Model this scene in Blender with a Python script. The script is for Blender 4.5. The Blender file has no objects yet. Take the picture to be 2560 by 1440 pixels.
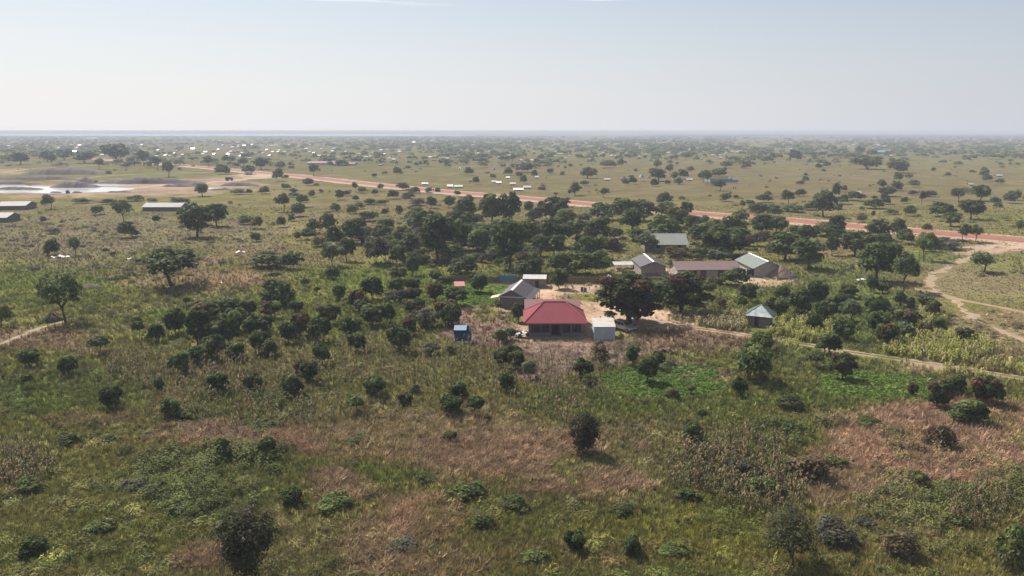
import bpy, math, random
import numpy as np
from mathutils import Vector, Matrix

R = math.radians
random.seed(7)
rng = np.random.default_rng(7)
S = bpy.context.scene
COL = S.collection

# ------------------------------------------------------------------ camera
H = 35.0                      # height of the camera above the plain
F = 2009.0                    # focal length in pixels of the 2560 wide photograph
HOR = 327.0                   # pixel row of the horizon
PITCH = math.atan((720 - HOR) / F)
cam = bpy.data.cameras.new("camera")
cam.sensor_width = 36
cam.lens = 36 * F / 2560
cam.clip_start = 0.5
cam.clip_end = 90000
co = bpy.data.objects.new("camera", cam)
COL.objects.link(co)
co.location = (0, 0, H)
co.rotation_euler = (R(90) - PITCH, 0, 0)
S.camera = co

# ------------------------------------------------------------------ light
SUN_EL, SUN_AZ = R(48), R(-40)     # azimuth from +Y, negative is to the left
W = bpy.data.worlds.new("World")
S.world = W
W.use_nodes = True
nt = W.node_tree
nt.nodes.clear()
sky = nt.nodes.new("ShaderNodeTexSky")
sky.sky_type = 'NISHITA'
sky.sun_disc = False
sky.sun_elevation = SUN_EL
sky.sun_rotation = SUN_AZ
sky.altitude = 400
sky.air_density = 1.2
sky.dust_density = 1.2
sky.ozone_density = 3.0
# thin dust veil: the sky pales towards the horizon, thin cirrus higher up
tc = nt.nodes.new("ShaderNodeTexCoord")
sep = nt.nodes.new("ShaderNodeSeparateXYZ")
nt.links.new(tc.outputs["Generated"], sep.inputs[0])
veil = nt.nodes.new("ShaderNodeValToRGB")
for e_, (p_, v_) in zip([veil.color_ramp.elements[0], veil.color_ramp.elements[1], veil.color_ramp.elements.new(.9)], [(0.0, .92), (.40, 0.0), (.20, .38)]):
    e_.position = p_; e_.color = (v_, v_, v_, 1)
nt.links.new(sep.outputs["Z"], veil.inputs[0])
dirn = nt.nodes.new("ShaderNodeVectorMath"); dirn.operation = 'DOT_PRODUCT'      # dusty air is brighter on the sun's side
dirn.inputs[1].default_value = (math.sin(SUN_AZ), math.cos(SUN_AZ), 0)
nt.links.new(tc.outputs["Generated"], dirn.inputs[0])
dmap = nt.nodes.new("ShaderNodeMapRange")
dmap.inputs["From Min"].default_value = -1.0
nt.links.new(dirn.outputs["Value"], dmap.inputs["Value"])
vcol = nt.nodes.new("ShaderNodeValToRGB")
vcol.color_ramp.elements[0].position = 0.25; vcol.color_ramp.elements[0].color = (2.0, 2.4, 3.0, 1)
vcol.color_ramp.elements[1].position = 0.66; vcol.color_ramp.elements[1].color = (6.7, 7.0, 7.8, 1)
el_ = vcol.color_ramp.elements.new(0.99); el_.color = (9.3, 9.25, 9.6, 1)
nt.links.new(dmap.outputs[0], vcol.inputs[0])
mx = nt.nodes.new("ShaderNodeMixRGB")
nt.links.new(veil.outputs[0], mx.inputs[0])
nt.links.new(sky.outputs[0], mx.inputs[1])
nt.links.new(vcol.outputs[0], mx.inputs[2])
mp = nt.nodes.new("ShaderNodeMapping")
mp.inputs["Rotation"].default_value = (0, 0, R(-10))
mp.inputs["Scale"].default_value = (2.2, 2.2, 38.0)
nt.links.new(tc.outputs["Generated"], mp.inputs[0])
cn = nt.nodes.new("ShaderNodeTexNoise")
cn.inputs["Scale"].default_value = 2.6
cn.inputs["Detail"].default_value = 6
cn.inputs["Roughness"].default_value = 0.55
nt.links.new(mp.outputs[0], cn.inputs["Vector"])
cr = nt.nodes.new("ShaderNodeMapRange")
cr.inputs["From Min"].default_value = 0.56
cr.inputs["From Max"].default_value = 0.70
nt.links.new(cn.outputs[0], cr.inputs["Value"])
ch = nt.nodes.new("ShaderNodeMapRange")            # cirrus only above about 8 degrees
ch.inputs["From Min"].default_value = 0.142
ch.inputs["From Max"].default_value = 0.165
nt.links.new(sep.outputs["Z"], ch.inputs["Value"])
cm = nt.nodes.new("ShaderNodeMath"); cm.operation = 'MULTIPLY'
nt.links.new(cr.outputs[0], cm.inputs[0]); nt.links.new(ch.outputs[0], cm.inputs[1])
mx2 = nt.nodes.new("ShaderNodeMixRGB")
mx2.inputs[2].default_value = (17, 17, 17, 1)
nt.links.new(cm.outputs[0], mx2.inputs[0])
nt.links.new(mx.outputs[0], mx2.inputs[1])
bg = nt.nodes.new("ShaderNodeBackground")
bg.inputs["Strength"].default_value = 0.06
nt.links.new(mx2.outputs[0], bg.inputs[0])
wo = nt.nodes.new("ShaderNodeOutputWorld")
nt.links.new(bg.outputs[0], wo.inputs[0])

sv = Vector((math.sin(SUN_AZ) * math.cos(SUN_EL), math.cos(SUN_AZ) * math.cos(SUN_EL), math.sin(SUN_EL)))
sl = bpy.data.lights.new("sun", 'SUN')
sl.energy = 5.0
sl.angle = R(0.5)
sl.color = (1.0, 0.93, 0.84)
so = bpy.data.objects.new("sun", sl)
COL.objects.link(so)
so.rotation_euler = sv.to_track_quat('Z', 'Y').to_euler()

S.view_settings.view_transform = 'Standard'
S.view_settings.look = 'None'
S.view_settings.gamma = 1
S.view_settings.exposure = 0.7
S.render.engine = 'CYCLES'
S.cycles.use_denoising = True
S.cycles.max_bounces = 5
S.cycles.diffuse_bounces = 2
S.cycles.glossy_bounces = 2
S.cycles.transmission_bounces = 2
S.cycles.volume_bounces = 0
S.cycles.transparent_max_bounces = 8

# ------------------------------------------------------------------ geometry of the view (real places on the plain)
cP, sP = math.cos(PITCH), math.sin(PITCH)
def G(px, py, z=0.0):
    """point of the plain (or of height z) that the photograph shows at pixel px, py"""
    dx, dy = (px - 1280) / F, -(py - 720) / F
    d = Vector((dx, cP + dy * sP, -sP + dy * cP))
    t = (z - H) / d.z
    return Vector((d.x * t, d.y * t, z))
def depth_of(p):
    return p.y * cP - (p.z - H) * sP
def top_z(px, py, y):
    dx, dy = (px - 1280) / F, -(py - 720) / F
    d = Vector((dx, cP + dy * sP, -sP + dy * cP))
    return H + d.z * y / d.y
def pix(x, y, z=0.0):
    """numpy: where points of the plain fall in the photograph"""
    zc = y * cP - (z - H) * sP
    v = y * sP + (z - H) * cP
    return 1280 + F * x / zc, 720 - F * v / zc

# ------------------------------------------------------------------ object helpers
def setp(o, label=None, cat=None, group=None, kind=None):
    if label: o["label"] = label
    if cat: o["category"] = cat
    if group: o["group"] = group
    if kind: o["kind"] = kind
    return o
def empty(name, loc, rz=0.0):
    o = bpy.data.objects.new(name, None)
    o.empty_display_size = 0.5
    o.location = loc
    o.rotation_euler = (0, 0, rz)
    COL.objects.link(o)
    return o
class MB:
    def __init__(s): s.v, s.f = [], []
    def add(s, vs, fs):
        n = len(s.v); s.v += [tuple(v) for v in vs]; s.f += [tuple(i + n for i in f) for f in fs]; return s
    def box(s, x0, x1, y0, y1, z0, z1):
        return s.add([(x0,y0,z0),(x1,y0,z0),(x1,y1,z0),(x0,y1,z0),(x0,y0,z1),(x1,y0,z1),(x1,y1,z1),(x0,y1,z1)],
                     [(0,3,2,1),(4,5,6,7),(0,1,5,4),(1,2,6,5),(2,3,7,6),(3,0,4,7)])
    def slab(s, poly, t=0.06):
        """a thin sheet with this top outline"""
        n = len(poly)
        a = [Vector(p) for p in poly]
        nn = (a[1]-a[0]).cross(a[2]-a[0]).normalized()
        if nn.z < 0: a.reverse(); nn = -nn
        b = [p - nn * t for p in a]
        fs = [tuple(range(n)), tuple(range(2*n-1, n-1, -1))]
        fs += [(i, i+n, (i+1) % n + n, (i+1) % n) for i in range(n)]
        return s.add(a + b, fs)
    def prism(s, outline, y0, y1):
        """outline in x,z pushed along y"""
        n = len(outline)
        v = [(x, y0, z) for x, z in outline] + [(x, y1, z) for x, z in outline]
        fs = [tuple(range(n)), tuple(range(2*n-1, n-1, -1))] + [(i, i+n, (i+1) % n + n, (i+1) % n) for i in range(n)]
        return s.add(v, fs)
    def tube(s, a, b, r0, r1=None, n=8, cap=True):
        a, b = Vector(a), Vector(b); r1 = r0 if r1 is None else r1
        d = (b-a).normalized()
        u = d.orthogonal().normalized(); w = d.cross(u)
        v = []
        for p, r in ((a, r0), (b, r1)):
            for k in range(n):
                t = 2*math.pi*k/n
                v.append(p + u*(r*math.cos(t)) + w*(r*math.sin(t)))
        fs = [(k, (k+1) % n, (k+1) % n + n, k+n) for k in range(n)]
        if cap: fs += [tuple(range(n-1, -1, -1)), tuple(range(n, 2*n))]
        return s.add(v, fs)
    def mesh(s, name, mat, smooth=False):
        m = bpy.data.meshes.new(name)
        m.from_pydata(s.v, [], s.f); m.materials.append(mat)
        if smooth:
            m.polygons.foreach_set("use_smooth", [True]*len(m.polygons))
        m.update(); return m
    def build(s, name, mat, parent=None, smooth=False, bevel=0.0):
        o = bpy.data.objects.new(name, s.mesh(name, mat, smooth)); COL.objects.link(o)
        if parent: o.parent = parent
        if bevel:
            b = o.modifiers.new("bevel", 'BEVEL'); b.width = bevel; b.segments = 2; b.limit_method = 'ANGLE'
        return o
def npmesh(name, verts, quads, mat, tint=None, smooth=False):
    """mesh from arrays; tint is one colour per vertex"""
    m = bpy.data.meshes.new(name)
    nv, nf, k = len(verts), len(quads), quads.shape[1]
    m.vertices.add(nv); m.vertices.foreach_set("co", np.asarray(verts, np.float32).ravel())
    m.loops.add(nf*k); m.loops.foreach_set("vertex_index", np.asarray(quads, np.int32).ravel())
    m.polygons.add(nf)
    m.polygons.foreach_set("loop_start", np.arange(0, nf*k, k, dtype=np.int32))
    if smooth: m.polygons.foreach_set("use_smooth", np.ones(nf, bool))
    if tint is not None:
        a = m.color_attributes.new("tint", 'FLOAT_COLOR', 'POINT')
        c = np.ones((nv, 4), np.float32); c[:, :3] = tint
        a.data.foreach_set("color", c.ravel())
    m.update(calc_edges=True); m.validate()
    m.materials.append(mat)
    return m

# ------------------------------------------------------------------ materials
def newmat(name):
    m = bpy.data.materials.new(name); m.use_nodes = True
    n = m.node_tree; n.nodes.clear()
    out = n.nodes.new("ShaderNodeOutputMaterial")
    b = n.nodes.new("ShaderNodeBsdfPrincipled")
    n.links.new(b.outputs[0], out.inputs[0])
    return m, n, b, out
def N(n, t, **kw):
    x = n.nodes.new(t)
    for k, v in kw.items():
        if k in x.inputs: x.inputs[k].default_value = v
        else: setattr(x, k, v)
    return x
def mat(name, c1, c2=None, scale=2.0, rough=0.8, bump=0.0, metal=0.0, spec=0.3, rib=None, stain=None):
    """mottled surface; rib=(axis, per metre) adds corrugation relief, stain=(colour, amount) adds rust or dirt"""
    m, n, b, out = newmat(name)
    tcn = N(n, "ShaderNodeTexCoord")
    nz = N(n, "ShaderNodeTexNoise", Scale=scale, Detail=5.0, Roughness=0.6)
    n.links.new(tcn.outputs["Object"], nz.inputs["Vector"])
    mr = N(n, "ShaderNodeMapRange"); mr.inputs["From Min"].default_value = 0.33; mr.inputs["From Max"].default_value = 0.67
    n.links.new(nz.outputs[0], mr.inputs["Value"])
    mxn = N(n, "ShaderNodeMixRGB")
    mxn.inputs[1].default_value = (*c1, 1); mxn.inputs[2].default_value = (*(c2 or [x*0.75 for x in c1]), 1)
    n.links.new(mr.outputs[0], mxn.inputs[0])
    colr = mxn.outputs[0]
    if stain:
        nz2 = N(n, "ShaderNodeTexNoise", Scale=scale*0.45, Detail=8.0, Roughness=0.7)
        n.links.new(tcn.outputs["Object"], nz2.inputs["Vector"])
        m2 = N(n, "ShaderNodeMapRange"); m2.inputs["From Min"].default_value = 0.62 - 0.2*stain[1]; m2.inputs["From Max"].default_value = 0.70
        n.links.new(nz2.outputs[0], m2.inputs["Value"])
        mx3 = N(n, "ShaderNodeMixRGB"); mx3.inputs[2].default_value = (*stain[0], 1)
        n.links.new(m2.outputs[0], mx3.inputs[0]); n.links.new(colr, mx3.inputs[1]); colr = mx3.outputs[0]
    n.links.new(colr, b.inputs["Base Color"])
    b.inputs["Roughness"].default_value = rough
    b.inputs["Metallic"].default_value = metal
    b.inputs["Specular IOR Level"].default_value = spec
    h = None
    if rib:
        wv = N(n, "ShaderNodeTexWave", Scale=rib[1]); wv.bands_direction = rib[0]
        n.links.new(tcn.outputs["Object"], wv.inputs["Vector"]); h = wv.outputs["Fac"]
    elif bump:
        h = nz.outputs[0]
    if h is not None:
        bp = N(n, "ShaderNodeBump", Strength=bump or 0.5, Distance=0.05)
        n.links.new(h, bp.inputs["Height"]); n.links.new(bp.outputs[0], b.inputs["Normal"])
    return m
def leafmat(name, rough=0.65, trans=0.40, src='GEOMETRY', var=0.28, spec=0.10):
    """leaves: the tint of each clump times a value of the whole plant, some light comes through"""
    m, n, b, out = newmat(name)
    at = N(n, "ShaderNodeAttribute"); at.attribute_name = "tint"; at.attribute_type = src
    oi = N(n, "ShaderNodeObjectInfo")
    mr = N(n, "ShaderNodeMapRange"); mr.inputs["To Min"].default_value = 1-var; mr.inputs["To Max"].default_value = 1+var
    n.links.new(oi.outputs["Random"], mr.inputs["Value"])
    hs = N(n, "ShaderNodeHueSaturation")
    n.links.new(at.outputs["Color"], hs.inputs["Color"]); n.links.new(mr.outputs[0], hs.inputs["Value"])
    n.links.new(hs.outputs[0], b.inputs["Base Color"])
    b.inputs["Roughness"].default_value = rough
    b.inputs["Specular IOR Level"].default_value = spec
    tr = N(n, "ShaderNodeBsdfTranslucent"); n.links.new(hs.outputs[0], tr.inputs[0])
    ms = N(n, "ShaderNodeMixShader"); ms.inputs[0].default_value = trans
    n.links.new(b.outputs[0], ms.inputs[1]); n.links.new(tr.outputs[0], ms.inputs[2])
    n.links.new(ms.outputs[0], out.inputs[0])
    return m
LEAF = leafmat("leaf")
TUFT = leafmat("tuft_leaf", rough=0.8, trans=0.25, src='INSTANCER', var=0.25, spec=0.15)
BARK = mat("bark", (0.085, 0.065, 0.05), (0.05, 0.04, 0.032), 6, 0.9, 0.4)
WOOD = mat("weathered_wood", (0.30, 0.22, 0.12), (0.19, 0.14, 0.085), 5, 0.85, 0.3)
DARK = mat("dark_opening", (0.025, 0.024, 0.026), rough=0.6)
GLASS = mat("window_glass", (0.03, 0.035, 0.04), rough=0.15, spec=0.6)

# ------------------------------------------------------------------ value noise on the plain
_T = rng.random((256, 256))
def vnoise(x, y, s):
    x = np.asarray(x) / s + 1000.37; y = np.asarray(y) / s + 1000.71
    xi, yi = np.floor(x).astype(int), np.floor(y).astype(int)
    fx, fy = x - xi, y - yi
    fx, fy = fx*fx*(3-2*fx), fy*fy*(3-2*fy)
    a = _T[xi & 255, yi & 255]; b = _T[(xi+1) & 255, yi & 255]; c = _T[xi & 255, (yi+1) & 255]; d = _T[(xi+1) & 255, (yi+1) & 255]
    return (a*(1-fx)+b*fx)*(1-fy) + (c*(1-fx)+d*fx)*fy
def fbm(x, y, s):
    return 0.5*vnoise(x, y, s) + 0.28*vnoise(x+37, y-11, s/2.1) + 0.22*vnoise(x-5, y+71, s/4.7)

# what grows where: (centre, radii in photo pixels, colour of the ground cover, cover 0..1, how solid)
OLIVE=(.165,.152,.052); GREEN=(.100,.132,.028); BRIGHT=(.105,.165,.030); DRY=(.235,.145,.098); TAN=(.215,.165,.100)
YEL=(.165,.165,.050); SOIL=(.150,.098,.078); SAND=(.45,.33,.235); PINK=(.29,.205,.155); STRAW=(.255,.195,.135); DGREEN=(.080,.102,.032)
PATCH = [
 (640,400,900,55,(.118,.106,.060),.7,.5),(1900,460,900,70,(.148,.118,.066),.8,.75),(1100,520,420,70,(.150,.122,.066),.7,.7),
 (2350,370,420,30,(.122,.118,.062),.7,.6),
 (300,580,420,70,(.150,.126,.082),.7,.7),(150,700,260,60,GREEN,.9,.75),(520,700,240,40,(.20,.14,.09),.6,.7),(200,640,260,40,(.145,.120,.078),.8,.6),
 (620,690,110,30,DRY,.8,.5),(330,800,130,22,GREEN,.9,.5),(330,845,200,20,YEL,.8,.8),(390,785,70,14,BRIGHT,.9,.6),
 (100,850,150,40,(.20,.14,.095),.8,.8),(230,870,130,26,(.20,.14,.095),.8,.7),(300,860,110,16,YEL,.9,.8),
 (850,780,420,70,GREEN,.9,.6),(880,745,100,24,YEL,.8,.6),(700,650,160,30,(.16,.12,.075),.7,.5),(900,690,220,24,GREEN,.8,.7),
 (1300,590,200,50,(.15,.14,.06),.8,.4),(1250,690,220,24,GREEN,.9,.5),
 (200,960,300,60,DGREEN,.9,.7),(120,1010,200,40,GREEN,.8,.7),(620,930,420,70,(.145,.135,.058),.9,.7),(1000,930,300,60,(.155,.145,.055),.9,.7),
 (1180,885,120,40,YEL,.9,.6),(560,1040,200,50,DGREEN,.9,.5),
 (1200,1110,560,95,(.235,.172,.102),.9,.58),(560,1115,230,45,(.24,.145,.105),.9,.85),(230,1050,120,22,(.22,.14,.09),.9,.4),(430,1000,70,50,(.20,.13,.09),.8,.4),
 (250,1200,420,110,(.150,.145,.045),.9,.8),(900,1195,150,30,GREEN,.9,.8),(600,1220,350,70,(.120,.130,.040),.9,.75),(400,1370,450,80,(.130,.140,.036),.9,.7),
 (960,1370,200,90,DRY,.9,.5),(850,1230,90,40,(.22,.145,.10),.9,.7),(560,1400,130,50,(.24,.13,.09),.9,.6),(1050,1300,90,45,(.25,.14,.095),.9,.7),
 (1250,1300,180,80,(.115,.120,.034),.9,.6),(1500,1210,180,60,(.25,.155,.10),.9,.8),(1350,1120,280,60,(.24,.14,.095),.9,.5),
 (1750,1340,330,110,(.165,.155,.036),.9,.8),(1800,1170,170,90,(.085,.085,.040),.9,.6),(1880,1300,140,60,(.105,.125,.028),.9,.6),
 (2330,1130,300,100,(.29,.175,.115),.9,.9),(2430,1170,180,60,(.31,.18,.125),.9,.7),(2200,1060,120,40,(.29,.185,.12),.9,.7),(2130,1240,150,40,(.25,.19,.12),.9,.7),
 (2250,1340,300,70,(.19,.16,.065),.9,.8),(2480,1400,160,70,(.165,.145,.045),.9,.6),(1450,1410,250,50,(.16,.13,.055),.9,.7),
 (1700,1000,300,50,(.12,.14,.040),.9,.8),(1650,940,130,40,BRIGHT,1.0,.95),(1720,965,90,26,BRIGHT,1.0,.9),(2190,965,160,34,(.155,.185,.045),1.0,.95),(2050,1000,180,30,GREEN,.9,.6),
 (1450,1020,160,40,GREEN,.9,.6),(2000,900,220,40,(.14,.145,.055),.9,.7),(2100,880,250,60,(.125,.145,.045),.9,.6),
 (2050,780,330,70,(.115,.140,.040),.9,.85),(2080,690,170,50,(.12,.135,.045),.9,.8),(1790,740,110,40,(.125,.14,.045),.9,.8),
 (2430,700,160,70,(.20,.165,.095),.8,.8),(2480,830,130,60,(.235,.180,.105),.8,.8),(2340,640,120,20,(.12,.15,.045),.8,.8),(2480,660,90,18,(.15,.16,.05),.8,.6),
 (2450,920,200,40,(.22,.175,.095),.8,.7),(2300,925,110,18,SAND,.3,.55),
 (1800,860,220,26,(.205,.150,.095),.8,.8),(1720,845,120,20,(.20,.135,.095),.8,.7),(1700,930,150,26,(.22,.165,.12),.6,.7),(1800,940,90,20,(.22,.165,.12),.6,.6),
 (1200,735,110,26,BRIGHT,.9,.85),(1290,748,60,14,BRIGHT,.9,.5),
 (1215,830,95,44,(.165,.105,.082),.25,.95),(1160,800,50,30,(.165,.105,.082),.3,.8),(1220,790,40,18,YEL,.8,.6),
 (1420,895,150,52,(.215,.160,.125),.35,.95),(1330,910,60,40,(.20,.14,.11),.4,.7),(1560,880,60,26,(.205,.150,.12),.5,.6),
 (1430,735,110,24,SAND,.02,1.0),(1490,785,110,44,SAND,.02,1.0),(1400,790,130,60,(.33,.225,.155),.05,1.0),(1600,798,110,20,SAND,.05,.95),(1680,795,90,16,SAND,.1,.8),(1540,730,70,14,SOIL,.2,.8),
 (1475,742,50,9,YEL,.9,1.0),(1440,725,30,10,SOIL,.2,.4),(1400,705,140,9,(.12,.10,.06),.5,.7),
 (1640,680,60,16,SAND,.1,.8),(1870,690,40,13,SAND,.1,.8),(1690,690,20,14,SAND,.1,.9),(1560,675,40,9,STRAW,.3,.6),(1590,640,120,24,(.19,.165,.085),.8,.6),(1920,705,60,8,SAND,.2,.7),
 (2080,625,120,18,(.215,.145,.10),.8,.6),(2200,640,60,10,(.14,.17,.05),.8,.5),
 (300,470,350,19,PINK,.05,.9),(60,475,150,17,PINK,.05,.9),(450,462,170,14,PINK,.1,.8),(560,450,70,8,PINK,.05,.8),(650,440,60,6,SAND,.05,.8),(10,430,60,8,PINK,.1,.8),
 (2500,617,80,9,(.40,.29,.22),.05,1.0),(2440,630,60,8,(.36,.26,.19),.1,.8),
 (320,438,170,5,(.14,.16,.06),.8,.7),(120,860,70,7,(.42,.35,.27),.1,.0),
]
def cover(x, y):
    """colour of the ground cover and how thickly things grow, for arrays of points of the plain"""
    px, py = pix(x, y)
    n1 = fbm(x, y, 55.0); n2 = fbm(x+900, y+333, 17.0); n3 = fbm(x-444, y+77, 4.5)
    base = np.array(OLIVE)[None]*(0.80+0.4*n1[:, None])
    g = np.clip((n2-.47)*5, 0, 1)[:, None]; base = base*(1-.55*g) + np.array(GREEN)[None]*.55*g
    d = np.clip((n1*.5+n2*.5-.50)*6, 0, 1)[:, None]; base = base*(1-.5*d) + np.array(TAN)[None]*.5*d
    den = np.full(len(px), .85)
    n4 = fbm(x+210, y-90, 9.0); wob = (n2-.5)*1.5 + (n3-.5)*.9 + (n4-.5)*1.1
    for cx, cy, rx, ry, c, dn, al in PATCH:
        q = np.sqrt(((px-cx)/rx)**2 + ((py-cy)/ry)**2) + wob
        w = np.clip((1.35-q)/.75, 0, 1); w = (w*w*(3-2*w)*al)
        if w.max() <= 0: continue
        base = base*(1-w[:, None]) + np.array(c)[None]*w[:, None]
        den = den*(1-w) + dn*w
    base = base*(0.80+0.42*n3[:, None])
    lum = base.mean(1, keepdims=True); base = np.clip(lum + 1.02*(base-lum), .004, 1)
    return base, den, px, py

# ------------------------------------------------------------------ the ground
def build_ground():
    ys = [2.0, 20.0, 40.0]
    y = 52.0
    while y < 30000: ys.append(y); y *= 1.0 + (0.0048 if y < 900 else 0.03)
    ys = np.array(ys)
    a = np.concatenate([np.linspace(-2.2, -.8, 8), np.linspace(-.76, .76, 620), np.linspace(.8, 2.2, 8)])
    X = ys[:, None]*a[None]; Y = np.repeat(ys[:, None], len(a), 1)
    v = np.stack([X.ravel(), Y.ravel(), np.zeros(X.size)], 1)
    c, den, px, py = cover(v[:, 0], v[:, 1])
    rr, cc = np.meshgrid(np.arange(len(ys)-1), np.arange(len(a)-1), indexing='ij')
    i = (rr*len(a)+cc).ravel()
    q = np.stack([i, i+1, i+1+len(a), i+len(a)], 1)
    m, n, b, out = newmat("ground_cover")
    at = N(n, "ShaderNodeAttribute"); at.attribute_name = "tint"
    tcn = N(n, "ShaderNodeTexCoord")
    nz = N(n, "ShaderNodeTexNoise", Scale=0.9, Detail=7.0, Roughness=0.68)
    n.links.new(tcn.outputs["Object"], nz.inputs["Vector"])
    mr = N(n, "ShaderNodeMapRange"); mr.inputs["From Min"].default_value = .3; mr.inputs["From Max"].default_value = .7
    mr.inputs["To Min"].default_value = .55; mr.inputs["To Max"].default_value = 1.35
    n.links.new(nz.outputs[0], mr.inputs["Value"])
    nb = N(n, "ShaderNodeTexNoise", Scale=0.045, Detail=6.0, Roughness=0.6)
    n.links.new(tcn.outputs["Object"], nb.inputs["Vector"])
    mb = N(n, "ShaderNodeMapRange"); mb.inputs["From Min"].default_value = .35; mb.inputs["From Max"].default_value = .65
    mb.inputs["To Min"].default_value = .78; mb.inputs["To Max"].default_value = 1.2
    n.links.new(nb.outputs[0], mb.inputs["Value"])
    ml = N(n, "ShaderNodeMath"); ml.operation = 'MULTIPLY'
    n.links.new(mr.outputs[0], ml.inputs[0]); n.links.new(mb.outputs[0], ml.inputs[1])
    vm = N(n, "ShaderNodeVectorMath"); vm.operation = 'SCALE'
    n.links.new(at.outputs["Color"], vm.inputs[0]); n.links.new(ml.outputs[0], vm.inputs["Scale"])
    n.links.new(vm.outputs[0], b.inputs["Base Color"])
    b.inputs["Roughness"].default_value = 1.0; b.inputs["Specular IOR Level"].default_value = 0.0
    bp = N(n, "ShaderNodeBump", Strength=0.7, Distance=0.35)
    n.links.new(nz.outputs[0], bp.inputs["Height"]); n.links.new(bp.outputs[0], b.inputs["Normal"])
    me = npmesh("ground", v, q, m, c*(1-.22*den[:, None]))
    o = bpy.data.objects.new("ground", me); COL.objects.link(o); setp(o, kind="structure")
build_ground()

# ------------------------------------------------------------------ roads, tracks and water
def smooth_path(pts, step):
    P = [Vector(p) for p in pts]; out = []
    for i in range(len(P)-1):
        p0 = P[max(i-1, 0)]; p1 = P[i]; p2 = P[i+1]; p3 = P[min(i+2, len(P)-1)]
        k = max(2, int((p2-p1).length/step))
        for j in range(k):
            t = j/k
            out.append(0.5*((2*p1)+(p2-p0)*t+(2*p0-5*p1+4*p2-p3)*t*t+(3*p1-p0-3*p2+p3)*t**3))
    out.append(P[-1]); return out
def ribbon(name, pts, profile, material, step=3.0, ragged=0.0, kind="structure"):
    """sheet along pts; profile is a list of (offset, height)"""
    P = smooth_path(pts, step); k = len(profile); v = []; q = []
    for i, p in enumerate(P):
        t = (P[min(i+1, len(P)-1)] - P[max(i-1, 0)]).normalized(); s = Vector((t.y, -t.x, 0))
        for j, (off, hh) in enumerate(profile):
            e = ragged*(vnoise(np.array([p.x*1.0+j*7]), np.array([p.y]), 2.2)[0]-.5) * (2 if j in (0, k-1) else .6)
            w = p + s*(off+e); v.append((w.x, w.y, hh))
    for i in range(len(P)-1):
        for j in range(k-1):
            a = i*k+j; q.append((a, a+1, a+1+k, a+k))
    me = npmesh(name, np.array(v), np.array(q), material, smooth=True)
    o = bpy.data.objects.new(name, me); COL.objects.link(o); setp(o, kind=kind); return o
LATERITE = mat("red_laterite", (.25,.105,.066), (.19,.08,.052), .25, .95, .15)
VERGE = mat("sandy_verge", (.40,.29,.22), (.22,.145,.10), .8, .95, .6)
TRACK = mat("track_sand", (.30,.215,.145), (.19,.145,.085), .7, .95, .4)
road_px = [(2760,619),(2560,604),(2300,582),(2130,568),(1960,552),(1740,536.5),(1500,515),(1280,494.5),(1100,479.5),(900,459),(760,443),(700,437),(640,432),(560,424),(420,411.5),(300,402),(230,397)]
rp = [G(*p) for p in road_px]
ribbon("road_verge", rp, [(-9.6,.004),(-8.0,.25),(-6.6,.45),(6.4,.5),(8.8,.3),(12.0,.22),(14.0,.004)], VERGE, 4, 1.6)
ribbon("road", rp, [(-6.2,.44),(-5.8,.62),(0,.74),(5.8,.62),(6.2,.44)], LATERITE, 4, .15)
ribbon("dirt_track", [G(*p) for p in [(2520,616),(2470,627),(2420,645),(2370,668),(2335,690),(2318,706),(2330,722),(2362,740),(2392,760),(2420,785),(2470,810),(2560,850),(2680,905)]], [(-.85,.005),(0,.03),(.85,.005)], TRACK, 1.0, 1.5)
ribbon("footpath", [G(*p) for p in [(2300,724),(2345,731),(2395,748),(2460,760),(2540,776),(2680,808)]], [(-.7,.009),(0,.035),(.7,.009)], TRACK, 1.0, .5)
lt = [(1570,800),(1640,806),(1720,817),(1800,828),(1900,842),(2000,858),(2100,876),(2200,891),(2300,905),(2420,924),(2560,945),(2700,968)]
ribbon("footpath", [G(*p) for p in [(2310,726),(2270,719),(2230,716),(2195,708)]], [(-.6,.008),(0,.03),(.6,.008)], TRACK, 1.0, .5)
ribbon("wheel_track", [G(*p) for p in lt], [(-1.15,.006),(-.8,.02),(-.45,.006)], TRACK, 1.0, .5)
ribbon("wheel_track", [G(*p) for p in lt], [(.45,.006),(.8,.02),(1.15,.006)], TRACK, 1.0, .5)
ribbon("footpath", [G(*p) for p in [(-60,882),(20,852),(70,832),(115,816),(158,802)]], [(-.6,.006),(0,.02),(.6,.006)], mat("pale_path", (.27,.22,.17), (.17,.135,.095), .9, .95, .4), 1.0, .6)
ribbon("dirt_track", [G(*p) for p in [(720,440),(640,446),(575,452),(500,458),(420,462),(340,470)]], [(-6,.006),(0,.05),(6,.006)], mat("quarry_sand", (.32,.225,.17), (.24,.165,.125), .12, .95, .3), 6, 5)
ribbon("dirt_track", [G(*p) for p in [(540,430),(440,433),(330,436),(250,441),(190,447)]], [(-2.6,.006),(0,.05),(2.6,.006)], TRACK, 6, 2.0)
ribbon("dirt_track", [G(*p) for p in [(-40,432),(30,428),(70,423),(130,419),(240,414)]], [(-2.6,.006),(0,.05),(2.6,.006)], TRACK, 6, 2.0)

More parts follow.
